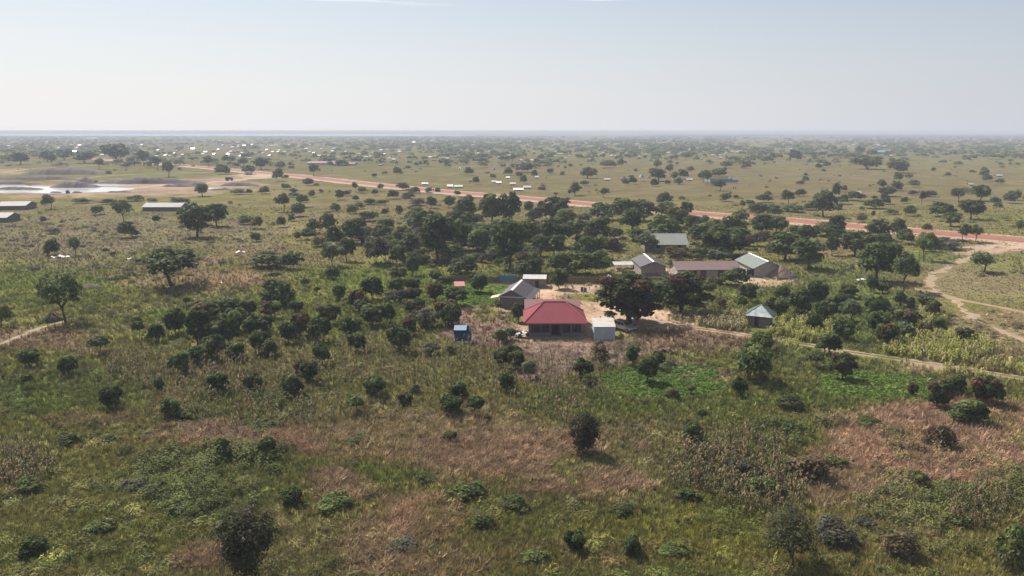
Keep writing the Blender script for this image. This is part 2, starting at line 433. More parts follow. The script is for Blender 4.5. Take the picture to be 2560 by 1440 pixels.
def watermat(name, ripple, base=(.55, .56, .55)):
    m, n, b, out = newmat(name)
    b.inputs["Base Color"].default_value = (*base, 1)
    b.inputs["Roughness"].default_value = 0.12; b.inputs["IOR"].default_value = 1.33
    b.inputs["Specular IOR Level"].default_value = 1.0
    tcn = N(n, "ShaderNodeTexCoord"); nz = N(n, "ShaderNodeTexNoise", Scale=ripple, Detail=4.0)
    n.links.new(tcn.outputs["Object"], nz.inputs["Vector"])
    bp = N(n, "ShaderNodeBump", Strength=.15, Distance=.1); n.links.new(nz.outputs[0], bp.inputs["Height"]); n.links.new(bp.outputs[0], b.inputs["Normal"])
    return m
WATER = watermat("pond_water", .6)  # pale base colour stands in for the sky reflected in the pond
def sheet(name, outline, z, material):
    P = [G(px, py) for px, py in outline]; m = bpy.data.meshes.new(name)
    m.from_pydata([(p.x, p.y, z) for p in P], [], [tuple(range(len(P)))]); m.materials.append(material); m.update()
    o = bpy.data.objects.new(name, m); COL.objects.link(o); setp(o, kind="structure"); return o
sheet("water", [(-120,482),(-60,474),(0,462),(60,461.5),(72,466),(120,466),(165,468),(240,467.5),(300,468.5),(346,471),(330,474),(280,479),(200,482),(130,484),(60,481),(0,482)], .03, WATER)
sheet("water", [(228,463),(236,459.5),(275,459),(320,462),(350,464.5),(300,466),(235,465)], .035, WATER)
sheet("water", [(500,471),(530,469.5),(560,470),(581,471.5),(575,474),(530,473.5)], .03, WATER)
riv = watermat("river_water", .02, (.92, .93, .93))  # near-white base colour paints the bright glare onto the far river
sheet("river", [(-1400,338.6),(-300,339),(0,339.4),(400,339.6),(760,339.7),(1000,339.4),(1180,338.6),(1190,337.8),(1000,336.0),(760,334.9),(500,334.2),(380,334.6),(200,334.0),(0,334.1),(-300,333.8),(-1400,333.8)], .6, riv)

# ------------------------------------------------------------------ plants: shapes
def leaves(cent, out_dir, size, aspect, tint, droop=.25, spread=.7, up=.25):
    """one quad leaf per centre"""
    k = len(cent)
    nrm = out_dir + rng.normal(0, spread, (k, 3)); nrm[:, 2] += up
    nrm /= np.linalg.norm(nrm, axis=1)[:, None] + 1e-9
    t = rng.normal(0, 1, (k, 3)); t[:, 2] -= droop
    t -= nrm*np.sum(t*nrm, 1)[:, None]; t /= np.linalg.norm(t, axis=1)[:, None] + 1e-9
    bt = np.cross(nrm, t)
    s = (size*rng.uniform(.65, 1.35, k))[:, None]
    v = np.stack([cent - t*s*aspect*.5, cent + bt*s*.5 + t*s*.05, cent + t*s*aspect*.5, cent - bt*s*.5 + t*s*.05], 1).reshape(-1, 3)
    return v, np.arange(k*4).reshape(-1, 4), np.repeat(tint, 4, 0)
def crown(name, nl, per, cz, rx, rz, lr, size, aspect, cols, flat=0.0, low=.0, loose=.0, seed=0, mat_=None, irr=.8):
    """crown of nl leafy clumps on an ellipsoid; unit height and width"""
    r = np.random.default_rng(seed)
    V, T = [], []
    C, RR = [], []
    subs = [(0, 0, 0, 1-.3*irr)]
    for q in range(r.integers(2, 5)):
        a = r.uniform(0, 6.28); f = r.uniform(.45, .85)*irr
        subs.append((math.cos(a)*f*rx, math.sin(a)*f*rx, r.uniform(-.45, .5)*irr*rz, r.uniform(.45, .75)))
    wts = np.array([q[3]**2 for q in subs]); cnt = np.maximum(3, np.round(nl*wts/wts.sum())).astype(int)
    for (ox, oy, oz, sc), kn in zip(subs, cnt):
        for i in range(kn):
            z = 1 - 2*(i+.5)/kn; z = max(z, -1+low)
            ph = i*2.39996 + r.normal(0, .5); rad = math.sqrt(max(0, 1-z*z))
            f = r.uniform(.62, .95)*sc
            C.append((ox + rad*math.cos(ph)*rx*f, oy + rad*math.sin(ph)*rx*f, max(.06, cz + oz + z*rz*f*(1-flat*.3))))
            RR.append(lr*r.uniform(.6, 1.3)*(.6+.4*sc))
    C.append((0, 0, cz)); RR.append(lr*1.6)
    C, RR = np.array(C), np.array(RR)
    for i in range(len(C)):
        k = int(per*(RR[i]/lr)**2)
        d = r.normal(0, 1, (k, 3)); d /= np.linalg.norm(d, axis=1)[:, None]
        d[:, 2] = np.where(d[:, 2] < -.35, -d[:, 2], d[:, 2])
        rr = RR[i]*(1 + r.normal(0, .10+loose, k))
        p = C[i] + d*rr[:, None]*np.array([1, 1, .85])
        keep = np.ones(k, bool)
        for j in range(len(C)):
            if j != i:
                keep &= (np.linalg.norm((p-C[j])/np.array([1, 1, .85]), axis=1) > RR[j]*(.80-loose)) 
        keep &= p[:, 2] > .02
        p, d = p[keep], d[keep]
        c = np.array(cols[r.integers(len(cols))]) * r.uniform(.8, 1.2)
        v, q, t = leaves(p, d, size, aspect, np.repeat(c[None], len(p), 0)*r.uniform(.6, 1.55, (len(p), 1)), .25, .45, .45)
        V.append(v); T.append(t)
    V = np.concatenate(V); T = np.concatenate(T)
    # fit to unit box: width 1, top at 1
    lim = np.quantile(np.linalg.norm(V[:, :2], axis=1), .95)
    V[:, :2] *= .5/lim
    V[:, 2] *= 1/np.quantile(V[:, 2], .992)
    return npmesh(name, V, np.arange(len(V)).reshape(-1, 4), mat_ or LEAF, T)
def trunk(name, hz, r0, nb, reach, seed, lean=0.05):
    """tapered trunk with limbs, unit tree"""
    r = random.Random(seed); m = MB()
    a = Vector((0, 0, -.02)); b = Vector((r.uniform(-lean, lean), r.uniform(-lean, lean), hz*.55)); c = Vector((b.x+r.uniform(-lean, lean), b.y+r.uniform(-lean, lean), hz))
    m.tube(a, b, r0*1.25, r0*.85, 7); m.tube(b, c, r0*.85, r0*.55, 7)
    for i in range(nb):
        t = 2*math.pi*i/nb + r.uniform(-.4, .4); z = hz*r.uniform(.55, .95)
        s = b.lerp(c, (z-b.z)/max(1e-3, c.z-b.z))
        e = s + Vector((math.cos(t)*reach*r.uniform(.6, 1), math.sin(t)*reach*r.uniform(.6, 1), (1-hz)*r.uniform(.35, .6)))
        k = s.lerp(e, .5) + Vector((0, 0, .03))
        m.tube(s, k, r0*.5, r0*.35, 6); m.tube(k, e, r0*.35, r0*.14, 6)
    return m.mesh(name, BARK, True)

D1=(.042,.064,.020); D2=(.066,.092,.026); D3=(.105,.128,.038); BR=(.125,.075,.035); BR2=(.095,.062,.036); GY=(.085,.085,.055); YG=(.170,.175,.035); PG=(.110,.135,.065); OL=(.120,.130,.040); MG=(.080,.108,.030); RD=(.115,.078,.050)
KIND = {}
def kind(key, noun, name, cat, hue, has_trunk, crowns, trunks):
    KIND[key] = dict(noun=noun, name=name, cat=cat, hue=hue, trunk=has_trunk, crowns=crowns, trunks=trunks, i=0)
kind('m', 'round-crowned tree', 'orchard_tree', 'tree', 'dark green', True,
     [crown("crown", 24, 130, .53, .40, .40, .17, .075, 1.9, [D1, D2, D2, D3], low=.15, seed=10+i, irr=.35) for i in range(5)],
     [trunk("trunk", .34, .030, 4, .22, 20+i) for i in range(5)])
kind('h', 'round-crowned tree', 'orchard_tree', 'tree', 'brown-tinged', True,
     [crown("crown", 24, 130, .53, .40, .40, .17, .075, 1.9, [D2, BR, BR2, D3, D1], low=.15, seed=30+i, irr=.35) for i in range(3)],
     [trunk("trunk", .34, .030, 4, .22, 40+i) for i in range(3)])
kind('s', 'young tree on a bare stem', 'young_tree', 'tree', 'dark green', True,
     [crown("crown", 9, 110, .72, .36, .22, .20, .11, 1.7, [D2, D3, OL], low=.1, seed=50+i, irr=.5) for i in range(3)],
     [trunk("trunk", .55, .022, 3, .2, 55+i) for i in range(3)])
kind('t', 'broad leafy tree', 'leafy_tree', 'tree', 'dark green', True,
     [crown("crown", 32, 120, .52, .42, .44, .14, .055, 1.5, [D1, D2, D3, MG], low=.12, loose=.05, seed=60+i, irr=.55) for i in range(5)],
     [trunk("trunk", .36, .034, 5, .28, 65+i) for i in range(5)])
kind('o', 'broad leafy tree', 'leafy_tree', 'tree', 'olive green', True,
     [crown("crown", 32, 120, .52, .42, .44, .14, .055, 1.5, [OL, D3, (.085,.085,.030), MG], low=.2, loose=.05, seed=70+i, irr=.55) for i in range(3)],
     [trunk("trunk", .36, .034, 5, .28, 75+i) for i in range(3)])
kind('a', 'open-crowned savanna tree', 'savanna_tree', 'tree', 'dark green', True,
     [crown("crown", 26, 130, .60, .44, .36, .15, .05, 1.4, [D2, D3, MG], low=.35, loose=.10, seed=80+i) for i in range(4)],
     [trunk("trunk", .48, .026, 6, .34, 85+i, .07) for i in range(4)])
kind('y', 'yellow-green tree', 'yellow_green_tree', 'tree', 'yellow-green', True,
     [crown("crown", 26, 130, .53, .42, .42, .15, .055, 1.5, [YG, (.135,.150,.035), (.10,.12,.035)], low=.2, loose=.06, seed=90+i, irr=.55) for i in range(3)],
     [trunk("trunk", .36, .028, 5, .28, 95+i) for i in range(3)])
kind('p', 'feathery tree', 'feathery_tree', 'tree', 'pale green', True,
     [crown("crown", 16, 90, .60, .40, .32, .17, .06, 2.4, [PG, (.085,.11,.05), (.12,.13,.08)], low=.2, loose=.14, seed=100+i) for i in range(3)],
     [trunk("trunk", .42, .022, 6, .3, 105+i, .08) for i in range(3)])
kind('b', 'dense bush', 'bush', 'bush', 'dark green', False,
     [crown("foliage", 24, 110, .42, .42, .50, .17, .065, 1.5, [D1, D2, D3, MG], low=.55, loose=.07, seed=110+i) for i in range(5)], None)
kind('c', 'dense bush', 'bush', 'bush', 'olive green', False,
     [crown("foliage", 24, 110, .42, .42, .50, .17, .065, 1.5, [OL, D3, MG, (.09,.09,.04)], low=.55, loose=.08, seed=120+i) for i in range(3)], None)
kind('g', 'twiggy shrub', 'twiggy_shrub', 'bush', 'grey-green', False,
     [crown("foliage", 22, 100, .42, .42, .50, .17, .05, 2.6, [GY, (.075,.070,.05), (.10,.105,.075)], low=.55, loose=.15, seed=130+i) for i in range(3)], None)
kind('r', 'scrubby bush', 'scrub_bush', 'bush', 'reddish brown', False,
     [crown("foliage", 22, 110, .42, .42, .50, .17, .05, 2.2, [(.15,.108,.062), (.12,.088,.05), (.105,.085,.045)], low=.55, loose=.12, seed=140+i) for i in range(3)], None)
kind('f', 'wispy thorn tree', 'thorn_tree', 'tree', 'dusky green', True,
     [crown("crown", 40, 85, .58, .42, .42, .13, .022, 2.6, [(.060,.070,.034), (.075,.08,.036), (.065,.058,.04)], low=.25, loose=.40, seed=150+i, irr=.9) for i in range(3)],
     [trunk("trunk", .40, .022, 7, .36, 155+i, .07) for i in range(3)])
kind('F', 'wispy thorn tree', 'thorn_tree', 'tree', 'dark dusky', True,
     [crown("crown", 44, 260, .50, .42, .50, .13, .024, 2.2, [(.055,.066,.030), (.068,.076,.034), (.060,.056,.036)], low=.0, loose=.30, seed=180+i, irr=.6) for i in range(2)],
     [trunk("trunk", .36, .026, 7, .34, 185+i, .05) for i in range(2)])
kind('G', 'huge spreading tree', 'shade_tree', 'tree', 'dark green', True,
     [crown("crown", 74, 170, .52, .44, .47, .10, .034, 1.8, [D1, D2, D2, D3, BR2], low=.04, loose=.04, seed=160+i, irr=.12) for i in range(2)],
     [trunk("trunk", .36, .040, 6, .3, 165+i) for i in range(2)])

# ------------------------------------------------------------------ plants: one entry per plant: kind, centre x, foot y, width, height (photo pixels)
PLANTS = """
c 1170 1262 84 46|c 1290 1292 70 42|c 835 1290 88 46|b 725 1275 56 50|c 1205 1335 60 42|c 1915 1250 84 48|g 1845 1195 66 44|c 650 1085 72 26|c 2090 1180 60 34|c 1985 1092 60 32|c 450 1295 74 36|g 330 1235 60 30|c 160 1120 58 32|c 1060 1215 54 28|c 2180 1075 60 30|c 1560 1300 58 34|c 60 1240 66 40|c 245 1345 70 38|g 1000 1392 70 36|c 1340 1420 64 36|c 1720 1265 64 38|c 2400 1330 70 40|g 2160 1330 56 32|c 880 1120 46 22|c 270 1115 40 24|c 1690 1405 70 36
a 161 811 104 104|a 425 718 150 86|a 2 818 44 44|s 347 850 30 42|m 389 858 43 48|m 439 840 52 64|s 466 772 18 28
h 508 800 72 46|m 574 790 55 42|m 622 790 42 38|m 493 865 62 86|m 527 868 56 56|m 529 902 58 62|m 588 830 58 57|m 571 868 58 70|m 500 914 48 48|m 587 902 50 45|m 640 848 60 57
s 248 888 47 44|m 73 918 50 42|m 169 942 47 48|m 449 938 52 53|m 545 988 47 53|m 633 985 50 49|m 277 1026 50 58|s 68 976 28 38|h 397 982 25 36|b 333 812 30 17
b 690 770 80 64|b 660 673 80 38|b 722 676 62 41|p 830 666 45 54|m 867 654 40 56|g 945 663 78 64|b 830 699 38 28|s 687 702 26 20|b 758 716 22 18|s 792 738 18 20|m 846 752 35 38|m 930 750 55 55|h 888 776 42 49|m 910 788 48 39|m 933 816 62 52|m 974 812 36 52|m 992 738 44 41|y 996 706 42 36|m 1031 728 38 31|h 1029 755 45 34|h 1034 783 50 32|m 1031 690 36 47|m 1090 707 32 29|m 1115 718 38 28|h 1090 756 45 48|m 1142 765 58 46|m 1194 732 50 47|b 1156 690 66 44|h 1122 814 68 60|m 1129 821 48 54|g 1056 826 72 49|g 985 762 55 33
h 820 811 58 49|h 750 843 54 58|m 722 860 46 52|m 797 859 60 64|m 876 843 56 49|m 891 883 42 48|m 998 883 66 64|h 1022 841 42 46|m 650 886 50 57|m 672 893 48 43|m 655 836 50 46|h 677 796 52 41|m 740 781 38 28|m 806 914 42 53|m 773 958 50 52|h 752 941 42 42|m 732 998 60 60|m 935 994 57 52|h 1013 1016 35 34|g 1037 992 26 30|m 1147 1004 44 46|h 1254 921 40 46|m 1282 906 48 42|c 1251 863 38 34|p 1275 852 40 30|m 1267 986 42 53|g 1078 894 40 33|b 1126 886 28 19
m 1297 806 36 46|p 1245 780 22 28|m 1398 723 48 48|b 1408 686 70 51|b 1455 691 70 56|b 1505 691 65 56|b 1322 690 62 40|G 1574 812 152 130|G 1706 786 122 106|m 1868 757 45 47|s 1852 788 30 43|r 1805 772 24 26|b 1845 719 68 42|r 1790 713 45 19
r 1501 917 44 54|m 1458 949 52 50|c 1473 969 40 29|m 1580 916 40 50|m 1620 958 55 64|m 1643 923 36 43|p 1325 948 36 44|m 1290 926 38 46|b 1895 964 112 95|m 1850 992 40 46|b 1905 886 60 50|c 1680 1001 38 29|s 1727 989 22 23
m 1944 797 48 53|m 1955 756 46 39|m 2003 788 62 62|m 2045 771 55 66|m 2066 801 54 50|h 2122 746 42 33|m 2108 779 44 43|p 2130 806 52 52|m 2035 834 44 46|m 2110 853 54 52|m 2072 888 58 54|m 2193 796 56 51|m 2196 839 56 57|h 2218 862 50 50|m 2250 766 40 38|m 2275 771 26 27|h 2268 816 60 41|p 2250 801 40 31|h 2313 843 34 34|m 2347 834 36 38|h 2333 796 36 43|p 2310 781 40 43|h 2409 857 46 36|p 2265 851 52 41|m 2178 731 28 39|m 2208 733 34 26|a 2262 729 62 77|t 2195 704 95 80|t 2022 673 72 62|t 1965 651 85 58|a 2464 681 65 42|s 2039 923 36 40|h 2108 951 62 64|h 2280 992 26 34|h 2345 1024 70 72|m 2388 989 56 50|h 2470 1017 78 74
s 1754 1064 24 38|m 1733 1113 50 53|s 2299 1223 40 40|m 2422 1063 80 62|r 2362 1133 62 62|r 2265 1417 85 74|r 2025 1211 95 72|f 1985 1437 150 152|g 2110 1387 100 70|c 2555 1446 84 120|c 1985 1036 60 41
F 1458 1140 76 106|m 1126 1041 60 50|s 1189 1047 44 52|s 890 1042 42 47|s 1125 1112 32 30|m 1438 1387 46 58|m 1578 1397 50 56|m 425 1049 48 51|c 458 1056 40 30|s 555 1152 36 52|s 668 1157 40 56|F 612 1470 150 200|b 78 1402 75 54
t 48 412 42 23|t 117 404 30 21|a 131 414 22 22|a 247 423 24 20|t 288 405 58 33|a 358 415 30 29|a 393 424 32 25|a 420 443 34 29|a 521 419 28 22|b 554 436 34 20|b 616 436 32 18|a 608 419 28 18|t 210 408 52 21|t 160 400 40 19|b 270 438 14 9|t 505 491 32 27|b 594 487 32 13|b 623 486 18 12|b 110 512 20 14|c 195 510 40 13|c 262 512 38 14|b 332 504 40 14|b 376 506 28 10|c 440 506 42 12|b 238 538 36 22|a 309 556 42 47|b 304 597 46 38|c 336 592 24 16|t 491 593 74 70|t 540 566 50 47|s 392 568 18 27|b 122 640 34 38|a 187 638 32 38|r 126 583 26 13|g 107 558 16 16|s 170 493 9 16|g 612 562 34 21|c 640 573 30 29|c 635 605 28 23
t 653 424 32 21|c 700 423 24 16|c 692 453 30 25|a 785 442 30 24|b 767 465 24 15|b 712 474 22 12|c 657 485 26 18|g 731 484 20 13|a 709 530 40 39|b 743 542 36 31|b 700 569 28 25|b 728 554 16 18|r 760 507 18 13|c 779 494 16 17|r 803 484 10 11|b 847 500 20 23|b 865 490 24 13|a 889 480 18 21|b 903 483 24 14|b 886 503 18 13|b 838 528 24 18|b 880 535 26 19|c 897 523 28 15|c 921 512 34 15|b 954 513 32 13|a 950 478 16 14|b 936 488 16 14|b 985 498 32 21|b 1020 497 34 15|r 1043 515 40 18|y 1078 521 26 27|b 1125 520 26 27|t 1166 549 56 48|t 1228 564 52 64|t 1272 563 50 68|b 962 540 18 18|g 999 535 18 20|b 917 555 48 24|b 785 585 34 34|c 820 585 40 47|b 832 615 42 46|t 880 609 60 50|c 770 600 36 26|b 741 601 16 19|r 793 618 40 23|b 970 577 34 28|p 955 570 34 21|o 1040 561 50 38|o 1060 596 76 60|t 1095 653 80 94|t 1147 576 55 42|t 1152 626 58 64|o 1007 618 46 46|o 1024 643 52 52|t 1207 636 66 57|t 1274 674 72 102|t 992 663 40 40
b 1322 533 26 27|b 1330 541 20 16|b 1354 523 24 19|t 1383 556 60 52|y 1416 566 50 40|g 1460 556 36 21|b 1505 551 60 40|y 1308 621 70 64|c 1328 661 50 30|t 1388 619 74 62|t 1440 596 46 38|t 1352 641 40 44|t 1385 643 44 46|t 1497 613 62 54|b 1480 651 80 57|b 1542 599 32 26|b 1590 605 50 30|t 1560 553 60 48|t 1610 553 60 44|t 1580 581 60 50|b 1660 511 34 27|c 1665 546 58 38|y 1690 571 62 48|y 1593 573 28 26|b 1662 597 84 52|t 1718 541 30 30|t 1733 579 36 32|t 1757 616 62 48|y 1783 581 32 30|b 1765 566 30 24|c 1830 596 70 50|t 1815 641 112 64|c 1855 561 50 32|b 1900 541 50 29|s 1856 531 14 27|b 1908 507 40 19|t 1905 591 56 46|g 1905 618 46 36|p 1792 661 45 32|p 1616 631 46 46|r 1707 658 62 36
y 1438 489 28 31|a 1509 494 28 21|s 1390 492 11 10|s 1424 494 8 19|t 1646 453 40 23|b 1636 466 20 15|t 1470 446 34 20|c 1315 432 46 20|b 1336 444 16 15|b 1309 460 22 18|b 1376 435 20 11|a 1553 422 18 19|c 1525 420 40 15|a 1768 464 26 29|a 1800 477 38 20|b 1815 420 30 13|c 1800 443 40 19|b 1868 422 26 16|b 1697 462 20 14
a 1972 515 36 34|b 1938 543 38 29|b 1985 531 60 17|t 2060 542 50 52|s 2095 539 18 22|c 2092 494 24 33|b 2111 480 18 15|c 2143 503 48 22|t 2218 491 40 20|b 2216 511 28 23|b 2190 523 46 23|b 2264 509 22 15|b 2230 536 30 12|b 2283 542 38 25|a 2305 512 20 29|r 2330 493 36 15|b 2368 543 56 33|o 2380 566 40 30|t 2430 549 50 41|a 2398 506 34 30|t 2452 503 44 33|g 2530 509 36 24|a 2550 583 28 28|b 2321 578 24 16|r 2158 556 26 21|s 2182 552 10 23|t 2094 589 36 41|b 2080 594 82 31|o 2195 601 52 46|t 2245 596 32 40|b 2215 626 56 38|b 2270 613 44 36|a 2408 606 36 40|a 2440 605 34 36|g 2380 625 80 28|a 2312 653 56 60|t 2003 613 66 42|t 1942 585 48 36|t 2081 639 30 40|t 2142 641 72 50|t 2230 649 42 36|t 2172 423 64 25|c 2248 433 50 29|b 1992 401 30 21|b 2153 388 22 17|b 2184 391 20 13
"""
plants = []
for line in PLANTS.replace("\n", "|").split("|"):
    w = line.split()
    if len(w) == 5: plants.append((w[0], *[float(x) for x in w[1:]]))
# smaller shrubs dotted over the grassland beyond and before the road
def free(px, py, gap):
    if any(abs(px-a) < b and abs(py-c) < d for a, b, c, d in ((825,75,412,9),(2203,45,384,9),(404,60,520,14),(1137,34,466,8),(1320,60,470,10),(1810,45,452,8))): return False
    return all(abs(px-p[1]) > (p[3]*.5+gap) or abs(py-p[2]) > 7 for p in plants)
tries = 0
while len(plants) < 505 and tries < 30000:
    tries += 1
    py = 398 + 130*random.random()**1.1
    px = random.uniform(-20, 2580)
    yroad = 604 - (2560-px)*.0905
    if abs(py-yroad) < 10: continue
    right = px > 1180
    if py < yroad and not right and random.random() < .45: continue
    if py > yroad and not (640 < px < 1250 or px > 1300): 
        if random.random() < .6: continue
    if px < 620 and 430 < py < 500: continue
    if px > 1250 and py > 520 and px < 2000: continue
    if vnoise(np.array([px]), np.array([py*4]), 90)[0] < .34: continue
    sc = (py-327)/100
    w = random.uniform(9, 24)*sc**.75
    if not free(px, py, w*.35): continue
    k = random.choice("bbbbcccrga") if py > 410 else random.choice("bbbca")
    plants.append((k, px, py, w, w*(random.uniform(.42, .75) if k != 'a' else .85)))

for _ in range(4000):
    if len(plants) >= 625: break
    px, py = random.choice((random.uniform(880, 1340), random.uniform(880, 2420))), random.uniform(545, 668)
    if py < 560+max(0, px-1500)*.04 or (px < 1000 and py > 640): continue
    if any(abs(px-x) < w and abs(py-y) < h for x, y, w, h in ((1655,612,75,26),(1770,680,100,26),(1905,665,70,34),(1632,660,52,36),(1560,664,40,14),(1640,640,80,14))): continue
    if px > 2100 and random.random() < .5: continue
    w = random.uniform(22, 46)
    if not free(px, py, -w*.1): continue
    plants.append((random.choice("bbccogr"), px, py, w, w*random.uniform(.55, .85)))

# ------------------------------------------------------------------ landmarks that labels refer to (photo pixels)
MARKS = [("the red-roofed house", 1389, 800), ("the blue latrine", 1157, 838), ("the tin shed", 1512, 825), ("the parked car", 1562, 820),
 ("the pyramid-roofed hut", 1905, 792), ("the brown-roofed row house", 1768, 676), ("the green-roofed house", 1905, 656), ("the thatched hut", 1960, 684),
 ("the grey-roofed house", 1655, 606), ("the dark gable-end house", 1632, 660), ("the dark slate-coloured house", 1290, 745), ("the two huge spreading trees", 1640, 750),
 ("the long pale-roofed barn", 404, 518), ("the wire fence", 260, 785), ("the quarry pond", 180, 474), ("the long red roof", 825, 409), ("the long blue roof", 2202, 378),
 ("the fork of the dirt track", 2320, 712), ("the ripe maize patch", 1990, 835), ("the bright green crop patch", 1700, 960), ("the big flat-topped savanna tree", 415, 672),
 ("the road's right-hand end", 2550, 604), ("the motorcycle", 1083, 476), ("the small pale-roofed sheds", 1137, 466), ("the thatched roundhouse", 1357, 467), ("the white-roofed hut", 1518, 448),
 ("the bluish compound wall", 1810, 452), ("the big dark dome bush", 1895, 920), ("the tall dark thorn tree", 1458, 1078), ("the wispy foreground thorn tree", 1985, 1360), ("the big blurred thorn tree", 612, 1360),
 ("the barn at the left edge", 34, 513), ("the photo's lower right corner", 2560, 1440), ("the photo's lower left corner", 0, 1440), ("the photo's left edge", 0, 940), ("the river's right end", 1180, 338), ("the long white-roofed hall", 1112, 398), ("the long pale hall by the river", 228, 346), ("the dark quarry truck", 573, 448), ("the longest spoil heap", 365, 452), ("the white peaked tent", 1236, 420), ("the pale blue dome tent", 1607, 438), ("the blue gate", 1269, 698), ("the hedge-like bush pair", 690, 655), ("the white-clad person", 1432, 722), ("the bright white-roofed hall", 684, 363), ("the horizon's right end", 2560, 335)]
ORD = "nearest second third fourth fifth sixth seventh eighth ninth tenth eleventh twelfth thirteenth fourteenth fifteenth sixteenth seventeenth eighteenth nineteenth twentieth".split()
def ordinal(i):
    if i < 20: return ORD[i]
    return f"{i+1}th" if (i+1) % 10 not in (1, 2, 3) else f"{i+1}" + {1: "st", 2: "nd", 3: "rd"}[(i+1) % 10]
SIDE = {'l': "to the left of", 'r': "to the right of", 'u': "straight beyond", 'd': "in front of"}
def rank_labels(items):
    """items: (noun, x, y, size) -> for each the landmark, side and rank that tells it apart most briefly"""
    best = [(999, None)]*len(items)
    for name, mx_, my_ in MARKS:
        sect = {}
        for i, (noun, x, y) in enumerate(items):
            dx, dy = x-mx_, (y-my_)*1.6
            if abs(dx)+abs(dy) < 30: continue
            s = ('r' if dx > 0 else 'l') if abs(dx) > abs(dy) else ('d' if dy > 0 else 'u')
            sect.setdefault((noun, s), []).append((dx*dx+dy*dy, i))
        for (noun, s), L in sect.items():
            L.sort()
            for r_, (d, i) in enumerate(L):
                score = r_ + d**.5/130
                if score < best[i][0]: best[i] = (score, f"{ordinal(r_)} {SIDE[s]} {name}")
    return [b[1] for b in best]
FIXED = {(425,718): "big flat-topped savanna tree with forked trunk above the wire fence", (161,811): "large round dark tree with leaning trunk beside the pale path",
 (1574,812): "hugest dark spreading tree standing over the parked car", (1706,786): "huge dark spreading tree in front of the brown-roofed row house",
 (1895,964): "big dark dome-shaped bush near the bright green crop patch", (1458,1140): "tall dark narrow thorn tree in the reddish grass of the foreground",
 (1985,1437): "wispy see-through thorn tree at the bottom right of the foreground", (612,1462): "big blurred dark thorn tree cut by the photo's bottom edge"}
labs = rank_labels([(KIND[k]['hue'] + " " + KIND[k]['noun'], x, y-h/2) for k, x, y, w, h in plants])
for idx, (k, px, py, w, h) in enumerate(plants):
    K = KIND[k]; p = G(px, py)
    lab = FIXED.get((px, py)) or f"{K['hue']} {K['noun']}, {labs[idx]}"
    if len(lab.replace("-", " ").split()) > 16: lab = lab.replace("straight beyond", "beyond").replace("to the ", "").replace(" on a bare stem", "").replace("open-crowned ", "").replace("the photo's", "the")
    dep = depth_of(p); h *= {'m': 1.04, 'h': 1.04, 'G': 1.0, 'F': 1.0, 't': 1.2, 'o': 1.16, 'a': 1.18}.get(k, 1.10) + .18*(py < 480); wid = {'m': 1.02, 'h': 1.02, 's': 1.05, 't': 1.12, 'o': 1.12, 'a': 1.02, 'G': 1.14, 'F': 1.0}.get(k, 1.12)*w/F*dep; hei = max(.4, top_z(px, py-h, p.y + (wid*.25 if not K['trunk'] else wid*.1)))
    p.y += wid*(.30 if not K['trunk'] else .08)        # the foot seen in the photo is the near side of the plant
    i = K['i']; K['i'] += 1
    cm_ = K['crowns'][i % len(K['crowns'])]
    grp = {'tree': {'orchard_tree': "round-crowned trees of the plots", 'young_tree': "young trees on bare stems"}.get(K['name'], K['name'].replace('_', ' ') + "s scattered over the plain"),
           'bush': K['name'].replace('_', ' ') + "s dotted over the grassland"}[K['cat']]
    rz = random.uniform(0, 6.28)
    sc = (wid*random.uniform(.96, 1.04), wid*random.uniform(.9, 1.1), hei)
    if K['trunk']:
        e = empty(K['name'], p, rz); setp(e, lab, K['cat'], grp)
        tk = bpy.data.objects.new("trunk", K['trunks'][i % len(K['trunks'])]); tk.scale = sc
        cr_ = bpy.data.objects.new("crown", cm_); cr_.scale = sc
        for c in (tk, cr_): COL.objects.link(c); c.parent = e
    else:
        o = bpy.data.objects.new(K['name'], cm_); o.location = p; o.rotation_euler.z = rz; o.scale = sc
        COL.objects.link(o); setp(o, lab, K['cat'], grp)

HOUSES = """21 366|66 365|118 356|179 363|198 364|190 371|145 370|147 378|186 379|255 388|305 368|353 362|328 360|393 376|338 383|412 389|424 391|434 384|455 388|481 373|502 371|513 381|507 386|534 386|569 386|594 366|610 365|576 380|604 383|545 374|445 395|600 391|638 384|654 364|657 384|672 390|666 375|681 380|697 376|711 380|765 373|773 381|783 383|803 373|830 379|834 373|797 390|810 389|843 394|864 380|897 386|932 382|915 394|925 392|952 376|968 375|974 397|984 400|998 376|998 380|1011 368|1081 365|1113 377|1075 394|1113 386|1142 393|1185 385|1225 380|1247 394|1272 382|1274 389|1060 352|1080 352|1140 366|800 366
1286 389|1304 402|1330 402|1311 376|1335 380|1370 388|1389 392|1382 376|1381 368|1400 386|1414 397|1425 391|1387 350|1408 349|1440 348|1455 348|1498 372|1502 387|1503 400|1478 383|1475 400|1528 390|1540 391|1552 382|1593 362|1604 368|1598 393|1615 387|1635 380|1674 389|1670 383|1692 397|1696 368|1701 384|1735 346|1752 346|1753 354|1754 398|1781 389|1801 389|1802 395|1830 380|1850 378|1816 372|1900 369|1910 370|1895 357
2028 364|2038 365|2104 348|2103 367|2122 368|2136 363|2140 377|2108 382|2040 387|1978 374|1928 394|1991 379|2187 362|2195 364|2212 366|2230 391|2270 362|2400 351|2440 351|2525 352|2185 342|1948 390|1659 358"""
hs = [tuple(float(c) for c in q.split()) for q in HOUSES.replace("\n", "|").split("|")]
HS = hs
